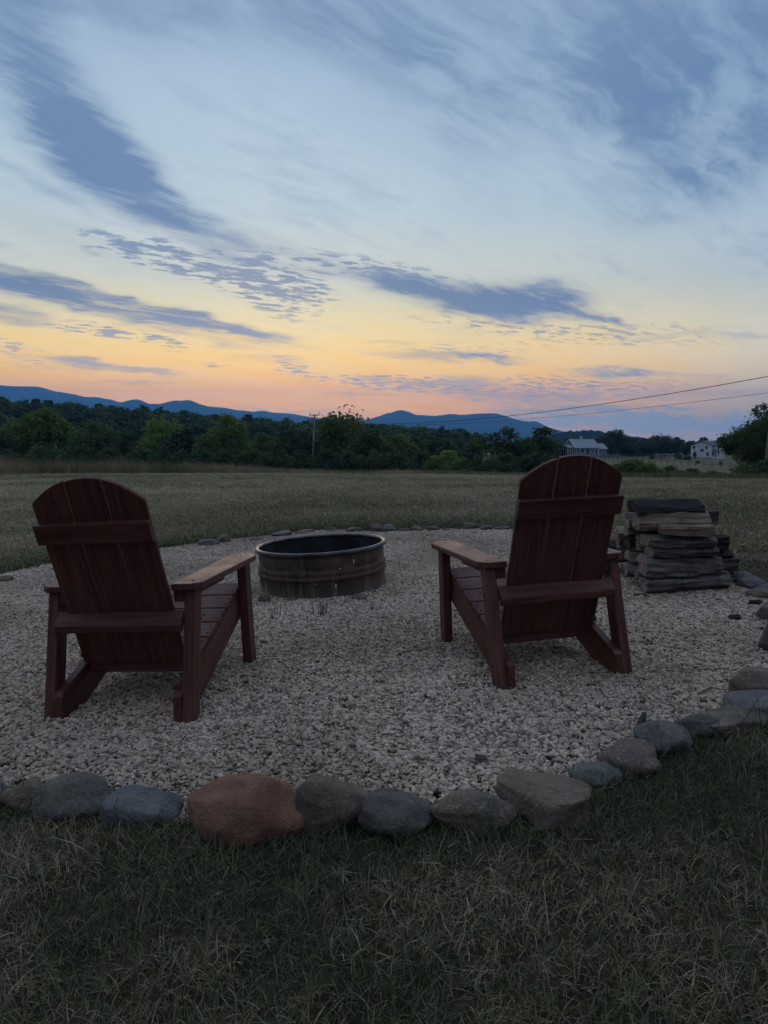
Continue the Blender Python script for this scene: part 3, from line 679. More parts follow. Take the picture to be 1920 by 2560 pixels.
def far_wood():
    src = []
    for i in range(6):
        H, W = 10, 8
        m = leaf_cloud(500+i, crown_clumps(300+i, H, W, .05, 12), 950, .95); src.append((m, M_LEAF['dark' if i % 3 else 'green']))
    X = []; Y = []
    def patch(x0, x1, y0, y1, n, f=None):
        x = RS.uniform(x0,x1,n); y = RS.uniform(y0,y1,n)
        if f is not None: k = f(x,y); x, y = x[k], y[k]
        X.append(x); Y.append(y)
    patch(-480, 40, 300, 640, 2400, lambda x,y: x < 20-(y-300)*.05)
    patch(-60, 60, 420, 800, 700)
    patch(-160, 190, 520, 1150, 2000, lambda x,y: (x < y*.10+20))
    patch(60, 420, 400, 520, 300, lambda x,y: x > .20*y)
    patch(250, 900, 1250, 1850, 2400)
    patch(-900, 900, 1100, 1500, 1800)
    patch(-140, 75, 150, 300, 520, lambda x,y: (x < .13*y) & (x > -.62*y))
    x = np.concatenate(X); y = np.concatenate(Y); n = len(x); z = ground_h(x,y)-.4
    s = RS.uniform(.75,1.35,n)*np.where(y > 1000, 1.0, 1.0); s = np.where(y < 300, s*.62, s); s = np.where((x > 70) & (y < 560), s*.72, s)
    scatter('far_wood', np.stack([x,y,z],1), np.stack([0*x,0*x,RS.uniform(0,6.28,n)],1), np.stack([s*1.1,s*1.1,s*RS.uniform(.85,1.2,n)],1), RS.randint(0,6,n), RS.rand(n), src,
            'dark woods covering the hills behind the tree line', 'woods')
far_wood()

# ------------------------------------------------------------------ houses
M_WHITE = material('white_siding', m_plain((.62,.62,.64), .7, .3, .06), .7)
M_BLUES = material('blue_grey_siding', m_plain((.20,.25,.32), .7, .3, .08), .7)
M_ROOF = material('dark_shingle_roof', m_plain((.10,.11,.135), .85, .25, .2, 1.5), .85)
M_ROOFB = material('blue_metal_roof', m_plain((.22,.29,.34), .5, .4, .12), .5)
M_TRIM = material('white_trim', m_plain((.75,.76,.78), .6, .3, .05), .6)
M_GLASS = material('dark_window_glass', m_plain((.02,.025,.035), .15, .5, .2, 1, 0, 0), .15, .6)
M_PINK = material('faded_red_roof', m_plain((.30,.14,.14), .7), .7)
M_BRICKB = material('stone_foundation', m_plain((.25,.22,.20), .9), .9)
def window(parent, M, x, z, w, h, mull=True, nm='window'):
    """on the wall plane y=0 of matrix M (x right, z up, -y outwards)"""
    f = abox(nm, (x-w/2-.10,-.06,z-.10), (x+w/2+.10,.02,z+h+.10), M_TRIM, parent, 0); f.matrix_basis = M @ f.matrix_basis
    I = f.matrix_basis.inverted()
    def sub(n, lo, hi, mt):
        o = abox(n, lo, hi, mt, parent, 0); ml = M @ o.matrix_basis; o.parent = f; o.matrix_parent_inverse = Matrix(); o.matrix_basis = I @ ml
    if mull:
        for s in (-1, 1): sub('pane', (x+s*w/4-w/4+.03,-.075,z), (x+s*w/4+w/4-.03,-.055,z+h), M_GLASS)
    else: sub('pane', (x-w/2,-.075,z), (x+w/2,-.055,z+h), M_GLASS)
def gable_roof(name, parent, x0, x1, y0, y1, ze, zr, mat, ov=.35, th=.22):
    """ridge along x"""
    ym = (y0+y1)/2; sl = (zr-ze)/((y1-y0)/2); e = ze - sl*ov
    poly = [(y0-ov,e),(ym,zr),(y1+ov,e),(y1+ov,e+th),(ym,zr+th),(y0-ov,e+th)]
    return prism(name, poly, x0-ov, x1+ov, 'x', mat, parent, 0, grain=(1,0,0))
def gable_wall(name, parent, x0, x1, y0, y1, zb, ze, zr, mat):
    return prism(name, [(y0,zb),(y1,zb),(y1,ze),((y0+y1)/2,zr),(y0,ze)], x0, x1, 'x', mat, parent, 0, grain=(1,0,0))
def white_house():
    D = 312; c = at(1778, 1143, D); g = gh(c.x, c.y)
    # local x = along the ridge (to the right, away), -y = porch side towards the camera, gable wall at x=0
    root = empty('white_house', Matrix.Translation((c.x, c.y, c.z)) @ Matrix.Rotation(math.radians(44), 4, 'Z'))
    tag(root, 'two-storey white house with dark roof and columned porch above the sloping field', 'house')
    gable_wall('wall', root, 0, 12, 0, 9, -.1, 5.0, 7.0, M_WHITE)
    abox('foundation', (-.06,-.06,-2.5), (12.06,9.06,-.1), M_BRICKB, root, 0)
    gable_roof('roof', root, 0, 12, 0, 9, 5.0, 7.0, M_ROOF, .4)
    gb = prism('gable_trim', [(-.35,4.86),(9.35,4.86),(9.35,5.04),(-.35,5.04)], -.14, -.02, 'x', M_TRIM, root, 0)
    G = Matrix.Rotation(math.radians(-90), 4, 'Z')          # gable wall: outward -x
    for (x, z, w, h, mu) in [(-7.6,3.5,.9,1.3,False), (-2.2,3.5,.9,1.3,False), (-4.1,2.4,1.5,1.2,True), (-7.6,.5,.9,1.4,False), (-1.6,.6,1.0,1.5,False)]: window(root, G, x, z, w, h, mu)
    for (x, z, w, h, mu) in [(2.2,3.35,1.3,1.3,True), (7.0,3.35,1.3,1.3,True), (1.6,.5,1.3,1.7,True), (7.4,.5,1.3,1.7,True)]: window(root, Matrix(), x, z, w, h, mu)
    abox('door', (4.1,-.05,0), (5.2,.02,2.1), M_BLUES, root, 0)
    prism('porch_roof', [(-2.6,2.6),(0,3.05),(0,3.25),(-2.6,2.8)], .4, 9.2, 'x', M_ROOF, root, 0, grain=(1,0,0))
    abox('porch_floor', (.5,-2.4,-.5), (9.1,0,-.02), M_TRIM, root, 0)
    for x in (.8, 3.5, 6.2, 8.8): abox('column', (x-.16,-2.3,-.02), (x+.16,-1.98,2.62), M_TRIM, root, 0)
    gable_wall('wing', root, 12, 17.5, .8, 8.2, -.1, 2.8, 5.6, M_WHITE)
    gable_roof('wing_roof', root, 12.3, 17.5, .8, 8.2, 2.8, 5.6, M_ROOF, .3)
    abox('wing_foundation', (12.1,.75,-2.5), (17.55,8.25,-.1), M_BRICKB, root, 0)
    dm = abox('dormer', (13.4,.95,3.2), (16.2,3.9,4.75), M_WHITE, root, 0)
    prism('dormer_roof', [(.6,4.6),(4.4,5.3),(4.4,5.5),(.6,4.8)], 13.1, 16.5, 'x', M_ROOF, root, 0, grain=(1,0,0))
    window(root, Matrix.Translation((0,.95,0)), 14.8, 3.55, 1.9, .95)
    for x in (13.3, 15.9): window(root, Matrix.Translation((0,.8,0)), x, .6, .9, 1.5, False)
    return root
white_house()
def blue_house():
    D = 325; c = at(1460, 1133, D)
    root = empty('blue_roofed_house', Matrix.Translation((c.x, c.y, c.z)) @ Matrix.Rotation(math.radians(20), 4, 'Z'))
    tag(root, 'long low house with pale blue roof, white window trim and roof cupola', 'house')
    gable_wall('wall', root, -4.5, 8.0, 0, 9, -2.5, 2.6, 6.2, M_BLUES)
    gable_roof('roof', root, -4.5, 8.0, 0, 9, 2.6, 6.2, M_ROOFB, .45)
    G = Matrix.Translation((-4.5,0,0)) @ Matrix.Rotation(math.radians(-90), 4, 'Z')
    window(root, G, -4.5, 3.7, 1.1, 1.3, False)
    for y0, y1, z0, z1 in ((-.55, 4.5, 2.35, 6.3), (9.55, 4.5, 2.35, 6.3)):
        prism('gable_trim', [(y0,z0-.1),(y1,z1-.1),(y1,z1+.2),(y0,z0+.2)], -5.06, -4.92, 'x', M_TRIM, root, 0)
    for (x, z, w, h, mu) in [(-3.2,.3,1.4,1.6,True), (-.9,.3,2.0,1.6,True), (4.6,.5,1.3,1.2,True)]: window(root, Matrix(), x, z, w, h, mu)
    d = abox('door', (6.1,-.05,-.4), (7.1,.02,1.9), M_GLASS, root, 0); abox('door_frame', (5.9,-.03,-.4), (7.3,.01,2.1), M_TRIM, root, 0)
    abox('porch_door', (1.4,-.05,-.4), (2.4,.02,1.8), M_GLASS, root, 0)
    # screened porch on the gable end
    prism('porch_roof', [(.4,2.5),(4.5,3.7),(8.6,2.5),(8.6,2.7),(4.5,3.9),(.4,2.7)], -8.4, -4.6, 'x', M_ROOFB, root, 0, grain=(1,0,0))
    abox('porch_wall', (-8.0,.9,-2.4), (-4.6,8.1,2.0), M_GLASS, root, 0)
    for y in (.85, 2.6, 4.4, 6.2, 8.0): abox('porch_post', (-8.15,y-.12,-.5), (-7.95,y+.12,2.55), M_TRIM, root, 0)
    for x in (-6.9,-5.8,-4.75): abox('porch_post', (x-.12,.72,-.5), (x+.12,.86,2.5), M_TRIM, root, 0)
    # garage wing
    gable_wall('garage', root, 8.0, 13.5, 1.4, 8, -2.5, 2.0, 4.2, M_BLUES); gable_roof('garage_roof', root, 8.3, 13.5, 1.4, 8, 2.0, 4.2, M_ROOFB, .4)
    abox('corner_trim', (7.92,-.06,-1.5), (8.12,.06,2.4), M_TRIM, root, 0)
    cb = abox('cupola', (1.1,4.1,6.1), (1.9,4.9,7.2), M_TRIM, root, 0)
    prism('cupola_roof', [(.85,7.2),(2.15,7.2),(1.5,7.9)], 3.95, 5.05, 'y', M_ROOFB, root, 0)
    b2 = at(1400, 1136, 345); r2 = empty('red_roofed_barn', Matrix.Translation(b2) @ Matrix.Rotation(math.radians(20), 4, 'Z'))
    tag(r2, 'small faded red building showing behind the porch of the blue roofed house', 'barn')
    gable_wall('wall', r2, -3, 3, 0, 6, -3, 2.6, 4.6, M_PINK); gable_roof('roof', r2, -3, 3, 0, 6, 2.6, 4.6, M_PINK, .3)
    s = at(1661, 1141, 300); r3 = empty('field_shed', Matrix.Translation(s) @ Matrix.Rotation(math.radians(15), 4, 'Z'))
    tag(r3, 'tiny white-roofed open shed standing in the field between the houses', 'shed')
    abox('wall', (-1.6,.3,-1.2), (1.3,2.6,.45), material('shed_boards', m_plain((.22,.19,.16), .9), .9), r3, 0); prism('roof', [(-.2,.9),(2.9,.5),(2.9,.62),(-.2,1.05)], -2, 1.8, 'x', M_WHITE, r3, 0)
blue_house()
# field fence posts
M_POST = material('weathered_post', m_plain((.10,.09,.085), .9, .2, .3), .9)
def post_mesh(h, r): return tube_me('post', [(0,0,-.4),(0,0,h)], r, 6)
def field_fence(a, b, n, label, group):
    A, B = at(*a), at(*b); root = empty('field_fence', Matrix.Translation((A.x, A.y, A.z))); tag(root, label, 'fence')
    pm = post_mesh(1.3, .09); pts = []
    for i in range(n):
        p = A.lerp(B, i/(n-1)); link('post', pm, M_POST, root, Matrix.Translation(p-A)); pts.append(p-A)
    for z in (.35, .75, 1.15): link('rail', tube_me('rail', [q+Vector((0,0,z)) for q in pts], .045, 4), M_POST, root)
field_fence((1490,1145,290), (1900,1172,175), 26, 'long post and rail fence crossing the sloping field', None)
field_fence((1500,1142,302), (1740,1148,280), 16, 'upper post and rail fence running to the white house', None)
for i, (px, py, D) in enumerate([(1694,1140,296),(1700,1143,285),(1722,1146,280),(1714,1147,278),(1803,1160,225),(1745,1160,240),(1630,1142,300)]):
    tree('field_shrub', px, py-8, 5 if i else 8, D, BU[i%4], 'dark', 'small round shrub dotted along the field fence', 'shrub', 'shrubs in the sloping field', .1)
tree('field_shrub', 1738, 1128, 4.5, 308, CN[0], 'dark', 'small pointed evergreen in front of the white house gable', 'shrub', None, .1)

# ------------------------------------------------------------------ poles and wires
M_POLE = material('grey_utility_pole', m_plain((.22,.20,.18), .9, .2, .3, 1.0), .9)
M_WIRE = material('black_cable', m_plain((.02,.02,.022), .6), .6)
M_TRANS = material('grey_transformer_paint', m_plain((.20,.23,.26), .5), .5)
M_CERAM = material('brown_insulator', m_plain((.03,.025,.025), .4), .4)
DA = 118
pA = at(780, 1192, DA); tA = at(786.5, 1036, DA); gA = gh(pA.x, pA.y)
def poleA():
    base = Vector((pA.x, pA.y, gA-1)); axis = tA-pA; foot = pA + axis*((base.z-pA.z)/axis.z)
    root = empty('utility_pole', Matrix.Translation(foot)); tag(root, 'wooden utility pole with crossarm and transformer standing in the tree line', 'utility pole')
    link('pole', tube_me('pole', [Vector((0,0,0)), tA-foot], [.17,.12], 10), M_POLE, root)
    R = Matrix.Rotation(math.radians(-42), 4, 'Z'); arm = (tA-foot) + Vector((0,0,-.12))
    k = abox('crossarm', (-1.2,-.06,-.07), (1.2,.06,.07), M_POLE, root, 0); k.matrix_basis = Matrix.Translation(arm+Vector((0,-.2,0))) @ R @ k.matrix_basis
    for s in (-1.1, 1.1):
        q = arm + Vector((0,-.2,0)) + (R @ Vector((s,0,0)))
        link('insulator', tube_me('insulator', [q+Vector((0,0,.05)), q+Vector((0,0,.15)), q+Vector((0,0,.2)), q+Vector((0,0,.36))], [.03,.03,.08,.05], 8), M_CERAM, root)
        link('brace', tube_me('brace', [arm + (R @ Vector((s*.7,0,0)))+Vector((0,-.25,0)), arm+Vector((0,-.14,-.75))], .035, 5), M_POLE, root)
    c = at(780, 1056, DA-.45)-foot
    t = link('transformer', tube_me('transformer', [c+Vector((-.12,0,-.45)), c+Vector((-.12,0,-.42)), c+Vector((-.12,0,.30)), c+Vector((-.12,0,.36))], [.22,.26,.26,.20], 14), M_TRANS, root)
    link('bushing', tube_me('bushing', [c+Vector((-.05,0,.36)), c+Vector((-.05,0,.68))], .05, 6), M_CERAM, t)
poleA()
pB = at(1913, 1158, 57); 
def poleB():
    g = gh(pB.x, pB.y); ax = Vector((.055,0,1)); foot = Vector((pB.x,pB.y,g-.6)); tp = foot + ax*9.0
    root = empty('utility_pole', Matrix.Translation(foot)); tag(root, 'bare leaning grey utility pole in front of the big dark tree', 'utility pole')
    link('pole', tube_me('pole', [Vector((0,0,0)), tp-foot], [.16,.11], 10), M_POLE, root)
    for z in (8.2, 7.0): link('insulator', tube_me('insulator', [ax*z+Vector((-.1,0,0)), ax*z+Vector((-.24,0,0))], [.05,.07], 6), M_CERAM, root)
    return foot, ax
fB, axB = poleB()
def wire(a, b, sag, r, label, n=40):
    a, b = Vector(a), Vector(b); pts = [a.lerp(b, i/n) - Vector((0,0,4*sag*(i/n)*(1-i/n))) for i in range(n+1)]
    o = link('power_line', tube_me('power_line', [p-a for p in pts], r, 5), M_WIRE); o.location = a
    return tag(o, label, 'cable')
wire(at(790,1056,DA), at(1926,940,57), 1.55, .030, 'thick black cable sagging from the transformer pole up over the field')
wire(at(790,1060,DA), at(1926,981,57), 1.15, .016, 'thin lower cable running below the thick black cable')
wire(at(-180,1012,150), at(784,1046,DA), .7, .014, 'thin cable crossing in front of the mountains to the pole')
wire(at(800,1036,DA), at(930,1068,190), .3, .014, 'thin cable running from the crossarm away behind the ragged tree')
wire(at(452,1164,98), at(784,1064,DA-.3), 1.3, .022, 'sagging service cable rising across the dark trees to the pole')
q = at(453, 1163, 98); o = link('short_post', tube_me('short_post', [(0,0,-4),(0,0,.0)], .07, 6), M_WHITE); o.location = q; tag(o, 'short pale post holding the low end of the sagging cable', 'post')

# ------------------------------------------------------------------ fire ring
def m_rust(T, b):
    v = objc(T); n = T.noise(v, 3.2, 6, .62, .4); d = T.noise(T.mapping(v, scale=(7,7,1.0)), 1.5, 5, .65); f = T.noise(v, 24, 4, .7)
    c = T.mix(T.smooth(n, .36, .64), (.026,.021,.018,1), (.095,.064,.046,1))
    c = T.mix(T.math('MULTIPLY', T.smooth(d, .47, .62), .85), c, (.165,.100,.064,1))
    c = T.mix(T.math('MULTIPLY', T.smooth(f, .55, .75), .5), c, (.035,.030,.028,1))
    c = T.mix(T.math('MULTIPLY', T.smooth(d, .76, .80), .8), c, (.5,.5,.48,1))
    T.put(b.inputs['Base Color'], c); b.inputs['Metallic'].default_value = .1; T.put(b.inputs['Roughness'], T.smooth(n,.3,.7,.6,.85)); bump(T, b, T.math('ADD', n, f), .3, .006)
M_RUST = material('rusted_galvanised_steel', m_rust, .6, .4)
M_RIM = material('dark_steel_rim', m_plain((.075,.080,.088), .38, .5, .5, 9.0, .7), .38)
M_SOOT = material('sooty_steel', m_plain((.020,.022,.026), .8, .2, .7, 6.0, .0), .75)
def fire_ring():
    R, H = .485, .315
    M = PAD @ Matrix.Translation((-.497, 5.475, .022)) @ Matrix.Rotation(-.012, 4, 'Y') @ Matrix.Rotation(.012, 4, 'X')
    root = empty('fire_ring', M); tag(root, 'round rusted steel fire ring standing on the gravel between the chairs', 'fire ring')
    n = 96
    def lathe(nm, prof, mat, seg=n):
        V = []; Fc = []; k = len(prof)
        for i in range(seg):
            a = 2*math.pi*i/seg
            for r, z in prof: V.append((r*math.cos(a), r*math.sin(a), z))
        for i in range(seg):
            for j in range(k-1): Fc.append((i*k+j, ((i+1)%seg)*k+j, ((i+1)%seg)*k+j+1, i*k+j+1))
        return link(nm, mesh_py(nm, V, Fc, True), mat, root)
    lathe('outer_wall', [(R+.008,.0),(R+.008,.006),(R,.009),(R,.10),(R+.004,.112),(R+.012,.116),(R+.015,.128),(R+.006,.138),(R+.003,.150),(R+.010,.162),(R+.008,.176),(R-.002,.182),(R-.002,.296)], M_RUST)
    lathe('inner_wall', [(R-.004,.296),(R-.006,.18),(R-.006,.0),(R+.008,.0)], M_SOOT)
    t = link('rim', tube_me('rim', [(1,0,0),(2,0,0)], .01, 3), M_RIM, root); t.data = None if False else t.data
    V = []; Fc = []; m = 12; rr = .0165
    for i in range(n):
        a = 2*math.pi*i/n
        for j in range(m):
            w = 2*math.pi*j/m; q = R + .006 + rr*math.cos(w); V.append((q*math.cos(a), q*math.sin(a), H-.008+rr*math.sin(w)))
    for i in range(n):
        for j in range(m): Fc.append((i*m+j, ((i+1)%n)*m+j, ((i+1)%n)*m+(j+1)%m, i*m+(j+1)%m))
    t.data = mesh_py('rim', V, Fc, True); t.data.materials.append(M_RIM)
    # pressed panels on the upper band
    for a0, a1 in ((-2.62,-1.93), (-1.80,-1.15), (-1.02,-.40), (.2,.9), (1.2,1.9), (2.3,3.0)):
        V = []; Fc = []; s = 14
        for i in range(s+1):
            a = a0+(a1-a0)*i/s; e = min(i, s-i); ins = .012 if e == 0 else (.004 if e == 1 else 0)
            for z, r in ((.196+ins,R-.003),(.204+ins,R+.0035),(.272-ins,R+.0035),(.280-ins,R-.003)): V.append((r*math.cos(a), r*math.sin(a), z)) if 0 < i < s else V.append(((R-.003)*math.cos(a), (R-.003)*math.sin(a), z))
        for i in range(s):
            for j in range(3): Fc.append((i*4+j, (i+1)*4+j, (i+1)*4+j+1, i*4+j+1))
        link('wall_panel', mesh_py('wall_panel', V, Fc, True), M_RUST, root)
    M_DRIP = material('bare_metal_drip', m_plain((.60,.60,.60), .5), .5)
    for a, z0, z1 in ((-1.0,.215,.25),(-1.22,.19,.202),(-1.30,.05,.085),(-1.60,.094,.10),(-2.85,.05,.10)):
        r = R+.006; link('metal_drip', tube_me('metal_drip', [(r*math.cos(a),r*math.sin(a),z0),(r*math.cos(a),r*math.sin(a),z1)], .004, 6), M_DRIP, root)
    # ash bed inside
    o = link('ash_bed', None if False else mesh_py('ash_bed', [(0,0,.03)]+[((R-.02)*math.cos(2*math.pi*i/40),(R-.02)*math.sin(2*math.pi*i/40),.01+.012*math.sin(5*i)) for i in range(40)], [(0,1+i,1+(i+1)%40) for i in range(40)], True), material('wood_ash', m_plain((.05,.05,.05), .95, .1, .5, 12.0), .95), root)
fire_ring()

# ------------------------------------------------------------------ stones
def stone_me(seed, sx, sy, sz, rough=.16, flat=7, kind='round'):
    bm = bmesh.new(); bmesh.ops.create_icosphere(bm, subdivisions=4, radius=1); r = random.Random(seed); off = Vector((r.random()*90, r.random()*90, r.random()*90))
    pl = [(Vector((r.gauss(0,1), r.gauss(0,1), r.gauss(0,.8)+.2)).normalized(), r.uniform(.62,.86)) for _ in range(flat)]
    if kind == 'slab': pl.append((Vector((.05,.05,1)).normalized(), .38))
    for v in bm.verts:
        p = v.co.normalized()
        if kind != 'round': p = Vector([math.copysign(abs(c)**.62, c) for c in p])*.92
        for n, d in pl:
            q = p.dot(n)
            if q > d: p = p - n*((q-d)*.86)
        if kind == 'peak': p.z += .26*max(0, .8-abs(p.x+.15)*1.4) if p.z > 0 else 0
        if kind == 'wedge': p.z *= (1.0-.42*p.x) if p.z > 0 else 1
        k = 1 + rough*mnoise.fractal(p*1.25+off, 1.0, 2.0, 3) + .035*mnoise.fractal(p*5+off, .9, 2.0, 3)
        v.co = Vector((p.x*sx, p.y*sy, p.z*sz))*k
    return bm_mesh('edging_stone', bm, True)
def stone(name, x0, y0, x1, y1, mat, label, kind='round', depth=.85, group=None, seed=None, sink=.28, cat='stone'):
    """box of the stone in the frame -> a stone of that width and height resting on the pad plane"""
    bx = (x0+x1)/2; X, Y = unproj(bx, y1-.06*(y1-y0)); dist = math.hypot(Y, CAMH)
    w = (x1-x0)/FPX*math.hypot(Y, CAMH)*(1.12 if 1440 < x0 and y1 > 1700 else 1.0)
    elv = math.atan2(CAMH, Y); hpx = (y1-y0)/FPX*dist                # projected height = h cos(e) + depth sin(e)
    dp = w*depth*.5; h = max((hpx - 2*dp*math.sin(elv)*.55)/math.cos(elv)*1.0, w*.22)
    sd = seed if seed is not None else int(x0*7+y0); r = random.Random(sd)
    m = PAD @ Matrix.Translation((X, Y+dp*.5, h*(.5-sink*.5)+.006)) @ Matrix.Rotation(r.uniform(-.18,.18), 4, 'Z') @ Matrix.Rotation(r.uniform(-.06,.06), 4, 'Y')
    o = link(name, stone_me(sd, w*.53, dp, h*(.5+sink*.5), kind=kind), STONE[mat]); o.matrix_world = m
    return tag(o, label, cat, group)
GS = 'stones edging the gravel pad'
for a in [
    (-62,1962,14,2010,'grey','grey stone at the frame edge beside the small tan stone','round',.9),
    (6,1962,100,2034,'tan','small tan brown stone half sunk in grass beside the speckled grey boulder','round',.9),
    (90,1946,260,2066,'grey','dark speckled grey boulder between the small tan stone and the pale blue-grey one','round',.85),
    (252,1978,438,2074,'blue','pale blue-grey stone with a peaked top','peak',.7),
    (466,1954,742,2116,'red','largest edging stone, a big reddish brown boulder','round',.62),
    (736,1964,912,2088,'brown','grey-brown wedge stone sloping down beside the big reddish boulder','wedge',.7),
    (902,1986,1076,2094,'dark','dark blue-grey stone with a tan top beside the grey-brown wedge','round',.8),
    (1078,1990,1278,2082,'tan','mottled tan oval stone between the dark stone and the large flat-topped boulder','round',.6),
    (1268,1930,1496,2070,'brown','large flat-topped brown-grey boulder at the bend of the stone edging','slab',.95),
    (1446,1912,1548,1972,'green','small greenish grey stone tucked behind the large flat-topped boulder','round',.8),
    (1526,1860,1670,1938,'pink','pinkish brown stone with a pale broken corner','round',.8),
    (1606,1810,1730,1888,'grey','rounded grey granite stone beside the black plastic edging','round',.8),
    (1704,1790,1796,1846,'dark','small dark grey stone next to the layered slab','round',.8),
    (1740,1772,1916,1834,'layer','flat layered slab of splintery tan stone','slab',.7),
    (1830,1722,1965,1800,'slab','flat smooth blue-grey slab with gravel chips lying on it','slab',.9),
    (1855,1672,2000,1745,'brown','big angular brown stone leaning over the smooth blue-grey slab','wedge',.8),
    (1905,1560,1985,1640,'grey','grey stone on the pad edge past the angular brown stone','round',.8),
    (1904,1502,1978,1560,'brown','brown upright stone at the frame edge near the woodpile','round',.8),
    (1880,1462,1968,1500,'tan','tan rounded stone just in front of the woodpile corner','round',.8),
    (1852,1443,1936,1478,'blue','speckled blue-grey rounded stone beside the woodpile','round',.9),
    (1838,1428,1894,1462,'grey','smooth grey stone half hidden by the woodpile','round',.9),
    (1846,1446,1880,1468,'dark','dark little stone wedged between the woodpile and the speckled stone','round',.9)]:
    stone('edging_stone', *a[:5], a[5], a[6], a[7], GS)
GS2 = 'small stones along the far pad edge'
for i, (x0,y0,x1,y1) in enumerate([(488,1349,544,1366),(540,1337,578,1360),(622,1343,652,1356),(680,1326,732,1342),(740,1326,786,1336),(812,1316,842,1332),(864,1318,902,1332),(924,1309,954,1332),(955,1312,993,1332),(994,1320,1024,1332),(1025,1316,1059,1331),(1066,1314,1098,1331),(1106,1322,1126,1330),
        (1156,1306,1196,1325),(1198,1312,1237,1327),(1238,1315,1276,1328),(1282,1318,1312,1330),(1400,1330,1436,1346),(1520,1338,1556,1352),(-14,1438,30,1456),(150,1398,180,1410)]):
    stone('edging_stone', x0,y0,x1,y1, ['grey','tan','blue','green','brown','grey'][i%6], 'small rounded field stone in the row along the far edge of the gravel', 'round', .8, GS2)
for a in [(646,1484,676,1512,'brown','brown rock propping up the fire ring at its lower side'), (878,1484,918,1500,'brown','small brown rock under the front of the fire ring'), (716,1494,744,1506,'dark','little dark rock wedged under the fire ring')]:
    stone('rock', *a[:5], a[5], 'round', .9, 'rocks under the fire ring')

